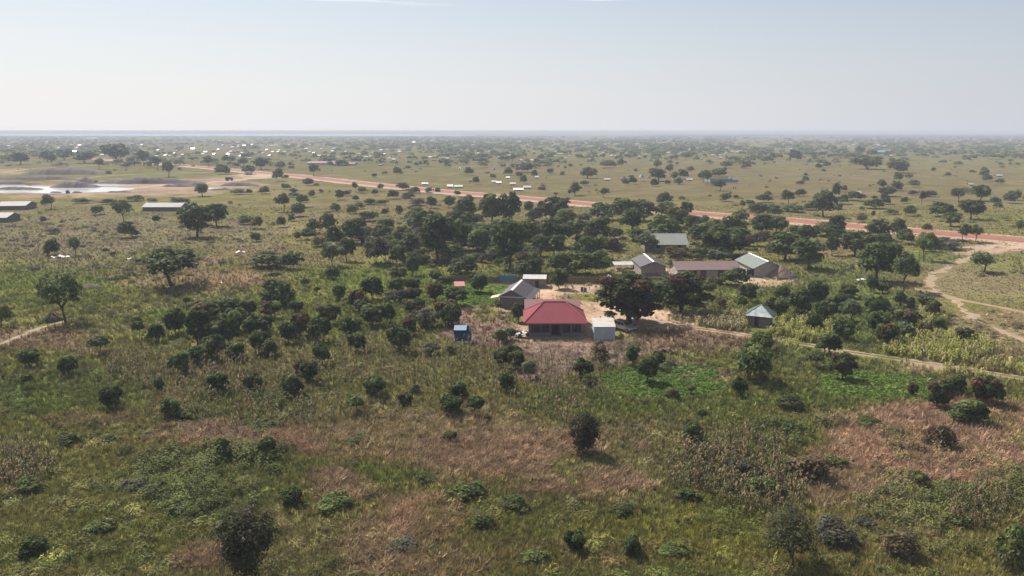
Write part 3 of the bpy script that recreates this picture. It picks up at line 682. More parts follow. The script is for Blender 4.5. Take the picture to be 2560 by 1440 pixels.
for i, (px, py, h_, lab) in enumerate([(1231, 1034, 46, "leafless thin sapling standing alone in the grass left of the tall dark thorn tree"), (2331, 1052, 28, "leafless stick-like sapling beside the reddish trees at right"), (1362, 903, 30, "bare sapling on the straw-covered plot in front of the red-roofed house")]):
    p = G(px, py); o = bpy.data.objects.new("bare_sapling", trunk("bare_sapling", .55, .016, 7, .26, 700+i, .05)); hh = top_z(px, py-h_, p.y)
    o.location = p; o.scale = (hh*.8, hh*.8, hh); COL.objects.link(o); setp(o, lab, "tree", "bare saplings")

# ------------------------------------------------------------------ far woodland: uncountable trees between the settlement and the horizon
def far_woods():
    base = []
    for s in range(6):
        r = np.random.default_rng(300+s); k = 46
        d = r.normal(0, 1, (k, 3)); d /= np.linalg.norm(d, axis=1)[:, None]; d[:, 2] = abs(d[:, 2])
        c = d*np.array([.45, .45, .55])*r.uniform(.7, 1.05, (k, 1)) + np.array([0, 0, .35])
        v, q, t = leaves(c, d, .26, 1.2, np.ones((k, 3)), 0, .5)
        base.append(v)
    V, T = [], []
    r = np.random.default_rng(5)
    n = 21000
    py = 342.5 + 78*r.random(n)**1.3
    px = r.uniform(-350, 2910, n)
    gap = vnoise(px, py*6, 150)*.6 + vnoise(px+70, py*9, 40)*.4
    dens = np.interp(py, [342, 350, 372, 388, 400, 421], [.95, .90, .72, .42, .18, .05])*np.clip((gap-.22)*2.6, .10, 1.3)*np.where((px > 2150) & (py > 366), .45, 1)
    keep = r.random(n) < dens*.85
    px, py = px[keep], py[keep]
    for x, y in zip(px, py):
        p = G(x, y)
        if any(abs(x-q[1]) < q[3]*.6 and abs(y-q[2]) < 4 for q in plants): continue
        if any(abs(x-hx) < 7 and -1 < y-hy < 6 for hx, hy in HS): continue
        D = p.y
        w = r.gamma(4, 1.8)*(1 + D/5000); h = min(w*r.uniform(.45, .85), r.uniform(5, 8.5))
        b = base[r.integers(6)]
        a = r.uniform(0, 6.28); ca, sa = math.cos(a), math.sin(a)
        vv = np.stack([(b[:, 0]*ca-b[:, 1]*sa)*w + p.x, (b[:, 0]*sa+b[:, 1]*ca)*w + p.y, b[:, 2]*h], 1)
        V.append(vv); T.append(np.repeat((np.array([D2, D3, MG, OL][r.integers(4)])*r.uniform(.8, 1.2))[None], len(vv), 0))
    V = np.concatenate(V); T = np.concatenate(T)
    o = bpy.data.objects.new("distant_woodland", npmesh("distant_woodland", V, np.arange(len(V)).reshape(-1, 4), LEAF, T))
    COL.objects.link(o); setp(o, "hazy dark scattered woodland of the plain beneath the horizon", "woodland", kind="stuff")
    # closed forest belts on the last kilometres
    V, Q = [], []
    for D, h, x0, x1, z0 in ((9800, 5, -9000, 9000, 0), (13500, 7, -12000, 12000, 0), (5300, 6, 900, 5200, 0), (6600, 7, 1300, 6500, 0), (4300, 6, 1900, 4300, 0)):
        n = 300
        xs = np.linspace(x0, x1, n)
        top = h*(.55 + .5*fbm(xs, xs*0+D, (x1-x0)/45) + .35*(vnoise(xs, xs*0-D, (x1-x0)/150)-.5))
        yy = D + 120*vnoise(xs, xs*0, 900)
        dp = D*.05
        rows = [(yy, 0*top), (yy+dp*.02, top*.8), (yy+dp*.3, top), (yy+dp, top*.95), (yy+dp*1.05, 0*top)]
        b0 = len(V)*0 + sum(len(a) for a in V)
        for ry, rz in rows: V.append(np.stack([xs, ry, rz], 1))
        for j in range(4):
            i = np.arange(n-1)+b0+j*n
            Q.append(np.stack([i, i+1, i+1+n, i+n], 1))
    V = np.concatenate(V); Q = np.concatenate(Q)
    m = mat("forest_canopy", (.040, .052, .026), (.07, .075, .035), .02, 1.0, spec=0.0)
    o = bpy.data.objects.new("distant_forest", npmesh("distant_forest", V, Q, m)); COL.objects.link(o)
    setp(o, "blue hazed forest belts along the horizon beyond the river", "forest", kind="stuff")
far_woods()

# ------------------------------------------------------------------ building materials
RED_ROOF = mat("red_roof_sheet", (.215, .040, .055), (.175, .034, .047), .5, .75, .5, rib=('X', 2.6), spec=.15, stain=((.20, .055, .062), .35))
RED_TRIM = mat("red_ridge_cap", (.30, .085, .08), (.24, .06, .06), 1, .5)
TIN = mat("tin_sheet", (.40,.385,.36), (.32,.31,.285), 1.2, .45, .5, rib=('X', 3.0), metal=.15, stain=((.42, .22, .12), .5))
TINWALL = mat("tin_wall", (.42, .47, .54), (.36, .41, .48), .8, .55, .5, rib=('X', 2.4), metal=.1)
WHITE_TIN = mat("white_tin", (.42, .41, .39), (.33, .32, .305), .6, .5, .4, rib=('X', 1.5), metal=.1)
SLATE = mat("slate_roof_sheet", (.062,.054,.060), (.048,.042,.047), .6, .6, .5, rib=('Y', 2.4))
BROWN_ROOF = mat("brown_roof_sheet", (.155,.098,.092), (.125,.08,.075), .6, .65, .5, rib=('X', 2.4), stain=((.15,.10,.09), .3))
GREEN_ROOF = mat("green_roof_sheet", (.120,.150,.122), (.10,.128,.105), .5, .5, .4, rib=('Y', 2.4))
PALE_ROOF = mat("pale_green_roof_sheet", (.195,.21,.18), (.165,.178,.155), .5, .55, .4, rib=('X', 2.2))
TEAL_ROOF = mat("weathered_teal_roof", (.045,.066,.072), (.105,.125,.127), 1.3, .45, .5, rib=('X', 2.6), metal=.2, stain=((.16,.28,.26), .7))
MUD = mat("grey_plaster", (.235, .205, .195), (.19, .165, .155), 1.2, .95, .3, stain=((.14,.11,.095), .5))
MUD2 = mat("pale_plaster", (.44, .385, .355), (.37, .32, .29), 1.0, .95, .3, stain=((.2,.16,.135), .5))
DARKWALL = mat("dark_brick", (.155, .135, .135), (.125, .11, .11), 2.0, .95, .3)
WHITE = mat("white_paint", (.76, .75, .72), (.68, .67, .64), 2, .6)
BLUE = mat("blue_painted_sheet", (.022, .052, .145), (.018, .043, .12), 1.2, .5, .4, rib=('X', 2.4))
BLUE_ROOF = mat("pale_blue_roof", (.14, .21, .29), (.11, .17, .24), 1.2, .45, .4, rib=('X', 2.4), metal=.1)
THATCH = mat("thatch", (.200, .145, .115), (.13, .095, .08), 3.0, 1.0, .7)
CONC = mat("concrete", (.40, .37, .34), (.33, .30, .28), 2, .9, .2)
REED = mat("reed_matting", (.225, .175, .105), (.15, .115, .07), 4, 1.0, .5)
BLACKP = mat("black_plastic", (.022, .022, .024), rough=.45)
RUST = mat("rusty_iron", (.30, .16, .10), (.20, .11, .08), 2, .8)

def opening(root, name, x, z0, w, h, y=0.0, fm=WOOD, pm=DARK, sub="panel"):
    """door or window set in a wall facing -y at local y"""
    t = .06
    f = MB().box(x-w/2-t, x+w/2+t, y-.07, y-.002, z0+h, z0+h+t).box(x-w/2-t, x-w/2, y-.07, y-.002, z0, z0+h).box(x+w/2, x+w/2+t, y-.07, y-.002, z0, z0+h)
    if z0 > .2: f.box(x-w/2-t, x+w/2+t, y-.09, y-.002, z0-t, z0)
    o = f.build(name, fm, root)
    MB().box(x-w/2, x+w/2, y-.03, y-.003, z0, z0+h).build(sub, pm, o)
    return o
def gable_house(name, label, cat, loc, rz, w, L, hw, hr, oh, ridge, roofm, wallm, capm, ops=(), eave=None, group=None):
    """ridge 'y': the gable faces the viewer; 'x': the eave does. Local origin: middle of the front wall's foot"""
    e = empty(name, loc, rz); setp(e, label, cat, group)
    eave = hw if eave is None else eave
    if ridge == 'y':
        MB().prism([(-w/2, 0), (w/2, 0), (w/2, hw-.06), (0, hr-.10), (-w/2, hw-.06)], 0, L).build("wall", wallm, e)
        sl_ = (hr-hw)/(w/2); ze = hw-sl_*oh
        MB().slab([(-w/2-oh, -oh, ze), (0, -oh, hr), (0, L+oh, hr), (-w/2-oh, L+oh, ze)]).slab([(w/2+oh, -oh, ze), (.0, -oh, hr), (.0, L+oh, hr), (w/2+oh, L+oh, ze)]).build("roof", roofm, e)
        MB().slab([(-.28, -oh-.02, hr-.28*sl_+.03), (0, -oh-.02, hr+.03), (0, L+oh+.02, hr+.03), (-.28, L+oh+.02, hr-.28*sl_+.03)], .02).slab([(.28, -oh-.02, hr-.28*sl_+.03), (0, -oh-.02, hr+.03), (0, L+oh+.02, hr+.03), (.28, L+oh+.02, hr-.28*sl_+.03)], .02).build("ridge_cap", capm, e)
    else:
        m = MB(); o_ = [(0, 0), (L, 0), (L, hw-.06), (L/2, hr-.10), (0, hw-.06)]
        n = len(o_); v = [(-w/2, y, z) for y, z in o_] + [(w/2, y, z) for y, z in o_]
        m.add(v, [tuple(range(n)), tuple(range(2*n-1, n-1, -1))] + [(i, i+n, (i+1) % n+n, (i+1) % n) for i in range(n)])
        m.build("wall", wallm, e)
        sl_ = (hr-hw)/(L/2); ze = hw-sl_*oh
        MB().slab([(-w/2-oh, -oh, ze), (w/2+oh, -oh, ze), (w/2+oh, L/2, hr), (-w/2-oh, L/2, hr)]).slab([(-w/2-oh, L+oh, ze), (w/2+oh, L+oh, ze), (w/2+oh, L/2, hr), (-w/2-oh, L/2, hr)]).build("roof", roofm, e)
        MB().slab([(-w/2-oh-.02, L/2-.25, hr-.25*sl_+.03), (w/2+oh+.02, L/2-.25, hr-.25*sl_+.03), (w/2+oh+.02, L/2, hr+.03), (-w/2-oh-.02, L/2, hr+.03)], .02).build("ridge_cap", capm, e)
    for nm, x, z0, ww, hh in ops:
        opening(e, nm, x, z0, ww, hh, 0, WOOD, DARK if nm == "window" else mat("door_leaf", (.10,.07,.06), rough=.7))
    return e
def shed(name, label, cat, loc, rz, w, L, hf, hb, oh, roofm, wallm, ops=(), group=None, doorm=None):
    """lean-to roof: height hf at the front, hb at the back"""
    e = empty(name, loc, rz); setp(e, label, cat, group)
    m = MB(); o_ = [(0, 0), (L, 0), (L, hb-.07), (0, hf-.07)]; n = 4
    v = [(-w/2, y, z) for y, z in o_] + [(w/2, y, z) for y, z in o_]
    m.add(v, [tuple(range(n)), tuple(range(2*n-1, n-1, -1))] + [(i, i+n, (i+1) % n+n, (i+1) % n) for i in range(n)]); m.build("wall", wallm, e)
    s_ = (hb-hf)/L
    MB().slab([(-w/2-oh, -oh, hf-s_*oh), (w/2+oh, -oh, hf-s_*oh), (w/2+oh, L+oh, hb+s_*oh), (-w/2-oh, L+oh, hb+s_*oh)], .05).build("roof", roofm, e)
    for nm, x, z0, ww, hh in ops: opening(e, nm, x, z0, ww, hh, 0, WOOD, doorm or DARK)
    return e

# ------------------------------------------------------------------ the homestead in the middle
def red_house():
    p = G(1389, 841.5); p.y -= 1.5
    e = empty("house", (p.x-.05, p.y, 0)); setp(e, "red-roofed bungalow with dark shaded verandah in the sandy yard", "house")
    MB().box(-4.6, 4.6, 1.7, 9.3, 0, 2.85).build("wall", mat("house_wall", (.12,.105,.105), (.09,.08,.08), 1, .9, .2), e)  # wall colour darkened to stand in for the verandah's shade
    MB().box(-4.7, 4.7, 9.6, 14.6, 0, 2.75).build("rear_wing_wall", MUD, e)
    MB().box(-4.9, 4.9, -.1, 1.7, 0, .32).build("plinth", MUD, e)
    MB().box(-4.6, -1.0, .15, .32, .32, 1.05).box(1.0, 4.6, .15, .32, .32, 1.05).build("verandah_rail_wall", DARKWALL, e)  # rail wall, pillars and plinth toned dark: eave shade put into their colour
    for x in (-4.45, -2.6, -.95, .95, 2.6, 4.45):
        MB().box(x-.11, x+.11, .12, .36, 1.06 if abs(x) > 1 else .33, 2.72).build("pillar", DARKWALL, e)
    opening(e, "door", 0, .33, 1.1, 2.05, 1.7)
    for x in (-3.1, 3.0): opening(e, "window", x, 1.1, 1.3, 1.1, 1.7, mat("brown_frame", (.07,.05,.04)), GLASS, "pane")
    z, r = 2.8, 5.45
    A, B_, C, D = (-5.5, -.2, z), (5.5, -.2, z), (5.5, 9.7, z), (-5.5, 9.7, z)
    r0, r1 = (-1.9, 4.9, r), (2.0, 4.9, r)
    rf = MB().slab([A, B_, r1, r0]).slab([B_, C, r1]).slab([C, D, r0, r1]).slab([D, A, r0]).build("roof", RED_ROOF, e)
    for a, b in ((A, r0), (B_, r1), (C, r1), (D, r0), (r0, r1)):
        MB().tube((a[0], a[1], a[2]+.03), (b[0], b[1], b[2]+.03), .10, n=6).build("hip_cap", RED_TRIM, rf)
    MB().box(-5.45, 5.45, -.26, -.2, z-.2, z-.02).build("fascia", RED_TRIM, e)
    MB().slab([(-5.2, 9.75, 2.7), (5.1, 9.75, 2.7), (5.1, 12.4, 4.35), (-5.2, 12.4, 4.35)]).slab([(-5.2, 15, 2.7), (5.1, 15, 2.7), (5.1, 12.4, 4.35), (-5.2, 12.4, 4.35)]).build("rear_wing_roof", mat("faded_red_sheet", (.21,.055,.065), (.17,.045,.055), .5, .55, .5, rib=('X', 2.6)), e)
red_house()
def tin_shed():
    p = G(1511, 850)
    e = shed("shed", "small tin shed with pale rusty roof beside the parked car", "shed", p, 0, 3.55, 3.6, 2.35, 3.0, .12, TIN, TINWALL)
    d = MB().box(-.62, .02, -.05, -.003, .08, 1.95).build("door", mat("tin_door", (.50,.55,.60), rough=.5, rib=('X', 2.2), bump=.4), e)
    MB().box(-.10, -.05, -.09, -.05, .95, 1.1).build("handle", BLACKP, d)
    for x in (-1.7, 1.7): MB().box(x-.09, x+.09, -.04, -.003, 0, 2.25).build("corner_strip", mat("corner_tin", (.55,.58,.61), rough=.5), e)
tin_shed()
def latrine():
    p = G(1157, 858)
    e = empty("latrine", p); setp(e, "blue sheet-metal latrine on a white plinth at the orchard's edge", "latrine")
    MB().box(-1.5, 1.5, -.05, 2.0, 0, .35).build("plinth", WHITE, e)
    MB().box(-1.4, .55, 0, 1.9, .35, 2.25).build("cabin", BLUE, e)
    MB().slab([(-1.5, -.12, 2.28), (.62, -.12, 2.28), (.62, 2.05, 2.62), (-1.5, 2.05, 2.62)], .05).build("roof", BLUE_ROOF, e)
    MB().box(.553, 1.4, 0, .06, .35, 2.05).box(1.34, 1.4, .06, 1.9, .35, 2.05).box(.553, 1.34, 1.84, 1.9, .35, 2.05).build("screen_wall", BLUE, e)
    MB().tube((1.05, 1.7, .35), (1.15, 1.7, 2.6), .05).build("vent_pipe", WHITE, e)
latrine()
def slate_house():
    p = G(1279, 771)
    e = gable_house("house", "dark slate-coloured gabled house with a white band across its end wall", "house", p, R(-11), 4.9, 11, 2.5, 3.85, .35, 'y', SLATE, DARKWALL, WHITE)
    MB().box(-2.47, 2.47, -.06, -.003, 2.25, 2.37).build("wall_band", WHITE, e)
    MB().slab([(2.83, -.3, 2.28), (4.1, -.3, 1.95), (4.1, 11.3, 1.95), (2.83, 11.3, 2.28)]).build("verandah_roof", SLATE, e)
    for y in (0, 2.6, 5.2, 7.8, 10.4): MB().box(3.85, 4.0, y, y+.15, 0, 1.93).build("pillar", mat("red_post", (.20,.07,.06), rough=.7), e)
    q = G(1236, 762)
    t = empty("lean_to_shelter", (q.x, q.y, 0), R(-11)); setp(t, "small pole shelter with a pale mat roof against the slate-coloured house", "shelter")
    MB().slab([(-.9, 0, 1.35), (.9, 0, 1.75), (.9, 2.0, 1.9), (-.9, 2.0, 1.5)], .05).build("roof", mat("pale_matting", (.58,.47,.36), (.42,.33,.24), 2, .9), t)
    for x, y, z in ((-.8, .1, 1.32), (.8, .1, 1.68), (-.8, 1.9, 1.45), (.8, 1.9, 1.82)):
        MB().tube((x, y, 0), (x, y, z), .06).build("post", WOOD, t)
    MB().tube((-.8, .1, .7), (.8, .1, .7), .04).tube((-.8, .1, 1.05), (.8, .1, 1.05), .04).build("rail", WOOD, t)
slate_house()
p = G(1336, 720); shed("store_shed", "long grey shed with a bright white-edged roof behind the slate-coloured house", "shed", p, R(-4), 5.0, 3.4, 2.15, 2.45, .2, WHITE_TIN, MUD, [("door", .6, 0, .8, 1.7)])
p = G(1150, 734); shed("latrine", "small latrine with a red lean-to roof behind orchard trees", "latrine", p, R(8), 2.0, 2.2, 1.75, 2.25, .15, mat("red_lean_to", (.36,.095,.08), (.30,.08,.07), 1, .5, .4, rib=('X', 2.4)), DARKWALL)
def gate():
    p = G(1269, 708)
    e = empty("gate", p, R(-3)); setp(e, "blue sheet-metal gate closing the reed fence", "gate")
    for x in (-2.05, 2.05): MB().tube((x, 0, 0), (x, 0, 2.2), .08).build("gate_post", BLUE, e)
    for x0, x1 in ((-1.95, -.03), (.03, 1.95)): MB().box(x0, x1, -.03, .03, .08, 1.9).build("gate_leaf", mat("blue_gate_sheet", (.13,.22,.37), (.11,.19,.33), .7, .55, .4, rib=('X', 2.2)), e)
gate()
def reed_fence(a, b, h, label):
    a, b = Vector(a), Vector(b); L = (b-a).length; n = max(2, int(L/2.4))
    e = empty("reed_fence", a, math.atan2(b.y-a.y, b.x-a.x)); setp(e, label, "fence")
    r = random.Random(int(L*10))
    m = MB(); k = int(L/.35)
    for i in range(k):
        x0, x1 = L*i/k, L*(i+1)/k; hh = h*r.uniform(.88, 1.06)
        m.box(x0+.004, x1-.004, -.03+r.uniform(-.02, .02), .03, 0.02, hh)
    m.build("reed_matting", REED, e)
    for i in range(n+1):
        x = L*i/n; MB().tube((x, -.09, 0), (x+r.uniform(-.06, .06), -.09, h+r.uniform(.05, .35)), .045, n=6).build("post", WOOD, e)
reed_fence(G(1128, 703), G(1246, 707), 1.5, "dry reed fence running left from the blue gate")
reed_fence(G(1293, 708), G(1500, 709), 1.6, "dry reed fence running right from the blue gate behind the yard")
reed_fence(G(1480, 700), G(1690, 701), .7, "low brown hedge-like fence below the dark gable-end house")

# ------------------------------------------------------------------ the second homestead
p = G(1770, 697)
e = gable_house("row_house", "long low row house with a brown tin roof and doors in a pale wall", "house", p, R(3), 15.0, 7.2, 2.45, 3.75, .5, 'x', BROWN_ROOF, MUD2, RUST,
    [("window", -6.0, 1.1, 1.1, 1.0), ("door", -1.2, .05, 1.3, 2.0), ("door", 3.0, .05, 1.3, 1.95), ("door", 7.0-.2, .05, .9, 1.95), ("window", -3.3, 1.1, .9, .9)])
for x in (-4.5, 0.2): 
    lmp = MB().tube((x, -.25, 2.15), (x, -.25, 2.33), .12, .12, 8).tube((x, -.25, 2.24), (x, -.01, 2.24), .03)
    lmp.build("wall_lamp", WHITE, e)
p = G(1633, 691)
e = gable_house("house", "grey gable-end house with a slate roof and thick white ridge", "house", p, R(1), 6.0, 12.5, 2.55, 3.75, .4, 'y', SLATE, MUD, WHITE)
MB().box(-1.9, 1.5, -.03, -.003, 0, .9).build("base_panel", DARKWALL, e)
p = G(1918, 692)
e = gable_house("house", "green-roofed house with pale grey end wall and white ridge cap", "house", p, R(3), 6.6, 13, 2.35, 3.95, .5, 'y', GREEN_ROOF, MUD2, WHITE)
p = G(1671, 628)
e = gable_house("house", "wide pale grey-green roofed house with a shaded front among trees", "house", p, R(0), 10.4, 9.5, 2.35, 4.7, .7, 'x', PALE_ROOF, MUD, PALE_ROOF, [("door", 0, .05, 1.0, 1.9), ("window", 3.2, 1.0, 1.1, 1.0), ("window", -3, 1.0, 1.1, 1.0)])
MB().slab([(-7.2, .4, 2.7), (-5.92, .4, 2.7), (-5.92, 3.4, 3.9), (-7.2, 3.4, 3.9)]).build("side_roof", PALE_ROOF, e)
MB().box(-6.9, -5.21, .9, 8, 0, 2.5).build("side_wall", MUD, e)
p = G(1560, 673)
e = empty("tin_shelter", p, R(2)); setp(e, "open white tin shelter on low posts left of the grey gable-end house", "shelter")
for i in range(5):
    x0 = -2.6 + i*1.05
    MB().slab([(x0, 0, 1.15), (x0+1.03, 0, 1.15), (x0+1.03, 3.2, 1.5), (x0, 3.2, 1.5)], .03).build("roof_sheet", WHITE_TIN, e)
for x in (-2.5, -.9, .8, 2.5):
    for y, z in ((.1, 1.12), (3.1, 1.45)): MB().tube((x, y, 0), (x, y, z), .06).build("post", WOOD, e)
def thatch_hut(name, label, loc, w, h, rz=0.0, tarp=False, seed=1, wall=True, group=None):
    e = empty(name, loc, rz); setp(e, label, "hut", group)
    m = MB(); r = random.Random(seed); n = 22; rings = 6; z0 = .25 if not wall else h*.38
    for j in range(rings+1):
        f = j/rings
        for k in range(n):
            t = 2*math.pi*k/n; rr = w/2*(1-f)**.92*(1+r.uniform(-.04, .04)) + .03 + (.05 if j < rings and j % 1 == 0 else 0)
            m.v.append((rr*math.cos(t), rr*.85*math.sin(t), z0 + (h-z0)*f + r.uniform(-.04, .04)))
    for j in range(rings):
        for k in range(n):
            m.f.append((j*n+k, j*n+(k+1) % n, (j+1)*n+(k+1) % n, (j+1)*n+k))
    m.f.append(tuple(range(rings*n, rings*n+n)))
    m.build("thatched_roof", THATCH, e)
    MB().tube((0, 0, 0), (0, 0, z0+.25), w*.36, w*.36, 20).build("wall", MUD if wall else WOOD, e)
    if tarp:
        MB().slab([(.4, -w*.40, .62), (w*.40, -w*.25, .55), (w*.46, -w*.33, .05), (.5, -w*.5, .05)], .04).build("tarpaulin", mat("blue_tarpaulin", (.05,.085,.16), (.04,.07,.13), 1, .6), e)
    return e
p = G(1961, 697); p.y += 2.2
thatch_hut("thatched_hut", "low thatched hut with sagging roof beside the green-roofed house", p, 7.2, 2.9, R(10), True, 3, False)
def tank():
    p = G(1875, 691)
    e = empty("water_tank", p); setp(e, "black plastic water tank in front of the green-roofed house", "water tank")
    m = MB()
    for z0, z1, r0, r1 in ((.25, 1.75, .86, .86), (1.75, 1.98, .86, .30), (1.98, 2.1, .24, .24)): m.tube((0, 0, z0), (0, 0, z1), r0, r1, 20)
    for z in (.5, .85, 1.2, 1.55): m.tube((0, 0, z), (0, 0, z+.07), .89, .89, 20)
    m.build("tank_body", BLACKP, e)
    MB().tube((0, 0, 0), (0, 0, .245), 1.0, 1.0, 16).build("stand", CONC, e)
tank()
p = G(1682, 683); MB().box(-.5, .5, -.1, .5, 0, 2.2).box(-.7, .7, -.2, .6, 2.203, 2.5).build("chimney_stack", mat("sooty_brick", (.12,.075,.065), (.09,.06,.055), 2, .9))
o = bpy.data.objects["chimney_stack"]; o.location = p; setp(o, "dark brick stack standing at the brown-roofed row house's left end", "chimney")
def pyramid_hut():
    p = G(1906, 816); rz = R(-26)
    e = empty("hut", (p.x, p.y+1.6, 0), rz); setp(e, "square hut with a weathered teal pyramid roof beside ripe maize", "hut")
    a = 1.95; b = 2.5; z = 2.0
    MB().box(-a, a, -a, a, 0, 2.15).build("wall", MUD, e)
    P = [(-b, -b, z), (b, -b, z), (b, b, z), (-b, b, z)]; ap = (0, 0, 3.75)
    rf = MB()
    for i in range(4): rf.slab([P[i], P[(i+1) % 4], ap], .05)
    rf = rf.build("roof", TEAL_ROOF, e)
    for q in P: MB().tube((q[0], q[1], q[2]+.02), (0, 0, 3.77), .07, n=6).build("hip_cap", mat("pale_teal_cap", (.24,.29,.27), rough=.5), rf)
    opening(e, "door", -.3, .05, .75, 1.65, -a)
pyramid_hut()

# ------------------------------------------------------------------ the car under the tree
def car():
    p = G(1561, 826)
    e = empty("car", (p.x, p.y, 0), R(-52)); setp(e, "silver four-wheel-drive car parked in tree shade beside the tin shed", "car")
    PAINT = mat("silver_paint", (.42, .42, .43), (.38, .38, .39), 3, .28, metal=.6, spec=.5)
    m = MB(); L = 2.25; W_ = .9
    def ring(x, z0, z1, w0, w1): return [(x, -w0, z0), (x, w0, z0), (x, w1, z1), (x, -w1, z1)]
    secs = [ring(-L, .55, .95, W_*.94, W_*.92), ring(-L+.08, .42, 1.06, W_, W_*.97), ring(.75, .40, 1.06, W_, W_*.97), ring(1.0, .40, 1.02, W_, W_*.95), ring(L-.12, .44, .92, W_*.97, W_*.9), ring(L, .52, .84, W_*.9, W_*.85)]
    v = [q for s in secs for q in s]; f = [(3, 2, 1, 0), tuple(range(len(v)-4, len(v)))]
    for i in range(len(secs)-1):
        a = i*4
        for k in range(4): f.append((a+k, a+(k+1) % 4, a+4+(k+1) % 4, a+4+k))
    m.add(v, f); m.build("body", PAINT, e, bevel=.05)
    c = MB(); b0, b1 = [(-2.1, 1.065), (1.0, 1.065)], [(-1.98, 1.76), (.32, 1.76)]
    v = [(-2.12, -.85, 1.062), (1.0, -.85, 1.062), (1.0, .85, 1.062), (-2.12, .85, 1.062), (-1.98, -.70, 1.72), (.28, -.70, 1.72), (.28, .70, 1.72), (-1.98, .70, 1.72)]
    c.add(v, [(0, 3, 2, 1), (4, 5, 6, 7), (0, 1, 5, 4), (1, 2, 6, 5), (2, 3, 7, 6), (3, 0, 4, 7)]); c.build("cabin", PAINT, e, bevel=.04)
    def sidewin(s, x0, x1):
        def pt(x, t): 
            y = (.85-.15*t+.012)*s; return (x, y, 1.12+.56*t) 
        MB().add([pt(x0, 0), pt(x1, 0), pt(min(x1, .22+(.62*(1-.93)) if x1 > .3 else x1), .93), pt(x0, .93)] , [(0, 1, 2, 3)] if s < 0 else [(3, 2, 1, 0)]).build("side_window", GLASS, e)
    for s in (-1, 1):
        for x0, x1 in ((-1.85, -1.1), (-1.0, -.2), (-.1, .72)): sidewin(s, x0, x1)
    MB().slab([(.93, -.74, 1.16), (.93, .74, 1.16), (.40, .66, 1.66), (.40, -.66, 1.66)], .02).build("windscreen", GLASS, e)
    MB().box(-2.10, -2.02, -.68, .68, 1.18, 1.6).build("rear_window", GLASS, e)
    for s in (-1, 1):
        MB().box(L-.10, L+.015, s*.62-.16, s*.62+.16, .66, .80).build("headlight", mat("headlamp_glass", (.8,.8,.78), rough=.1), e)
        MB().tube((-1.9, s*.62, 1.80), (.2, s*.62, 1.80), .025, n=6).build("roof_rail", BLACKP, e)
    MB().box(L-.05, L+.10, -.86, .86, .42, .60).build("front_bumper", BLACKP, e)
    MB().box(-L-.10, -L+.05, -.86, .86, .42, .60).build("rear_bumper", BLACKP, e)
    MB().tube((-2.26, 0, 1.0), (-2.42, 0, 1.0), .33, .33, 16).build("spare_wheel", BLACKP, e)
    for x in (-1.35, 1.4):
        for s in (-1, 1):
            w = empty_part = bpy.data.objects.new("wheel", MB().tube((x, s*.68, .36), (x, s*.93, .36), .36, .36, 18).mesh("wheel", BLACKP)); COL.objects.link(w); w.parent = e
            MB().tube((x, s*.925, .36), (x, s*.945, .36), .21, .20, 14).build("rim", CONC, w)
car()

# ------------------------------------------------------------------ people, animals and yard things
def person(loc, rz, h, shirt, trousers, label, cloth="garment", walk=.12):
    """standing figure grown from a skeleton as one surface, dress as a child"""
    J = {'pel': (0, 0, .53), 'sp': (0, .005, .66), 'ch': (0, 0, .78), 'nk': (0, -.005, .85), 'hd': (0, -.012, .915), 'tp': (0, -.005, .97)}
    rad = {'pel': .075, 'sp': .07, 'ch': .08, 'nk': .033, 'hd': .058, 'tp': .045}
    E = [('pel','sp'), ('sp','ch'), ('ch','nk'), ('nk','hd'), ('hd','tp')]
    for s, n in ((-1, 'l'), (1, 'r')):
        J['sh'+n] = (s*.105, 0, .80); J['el'+n] = (s*.13, .01+s*.03, .64); J['wr'+n] = (s*.125, -.04+s*.04, .50); J['ha'+n] = (s*.12, -.05+s*.04, .44)
        J['hp'+n] = (s*.05, 0, .49); J['kn'+n] = (s*.055, -.01+s*walk*.4, .27); J['an'+n] = (s*.055, s*walk, .04); J['to'+n] = (s*.058, s*walk-.075, .018)
        for q, v in (('sh', .042), ('el', .03), ('wr', .022), ('ha', .024), ('hp', .062), ('kn', .045), ('an', .03), ('to', .022)): rad[q+n] = v
        E += [('ch','sh'+n), ('sh'+n,'el'+n), ('el'+n,'wr'+n), ('wr'+n,'ha'+n), ('pel','hp'+n), ('hp'+n,'kn'+n), ('kn'+n,'an'+n), ('an'+n,'to'+n)]
    ks = list(J); m = bpy.data.meshes.new("body")
    m.from_pydata([tuple(c*h for c in J[k]) for k in ks], [(ks.index(a), ks.index(b)) for a, b in E], [])
    o = bpy.data.objects.new("person", m); COL.objects.link(o); o.location = loc; o.rotation_euler.z = rz
    md = o.modifiers.new("skin", 'SKIN'); o.modifiers.new("sub", 'SUBSURF').levels = 1
    sd = m.skin_vertices[0].data if len(m.skin_vertices) else None
    if sd is None:
        m.skin_vertices.new() if hasattr(m.skin_vertices, "new") else None
        sd = m.skin_vertices[0].data if len(m.skin_vertices) else []
    for i, k in enumerate(ks):
        if i < len(sd): sd[i].radius = (rad[k]*h, rad[k]*h); sd[i].use_root = (k == 'pel')
    m.materials.append(mat("skin", (.055, .033, .025), rough=.6))
    g = MB(); prof = [(.80, .115), (.74, .125), (.62, .105), (.52, .115), (.30, .145), (.14, .165)]
    n = 14
    for z, r_ in prof:
        for k in range(n):
            t = 2*math.pi*k/n; g.v.append((r_*h*math.cos(t), r_*.72*h*math.sin(t), z*h))
    for j in range(len(prof)-1):
        for k in range(n): g.f.append((j*n+k, (j+1)*n+k, (j+1)*n+(k+1) % n, j*n+(k+1) % n))
    g.build(cloth, shirt, o, smooth=True)
    hr = MB().tube((0, .008*h, .925*h), (0, .006*h, .985*h), .062*h, .045*h, 10); hr.build("hair", mat("black_hair", (.01,.009,.009), rough=.8), o, smooth=True)
    setp(o, label, "person")
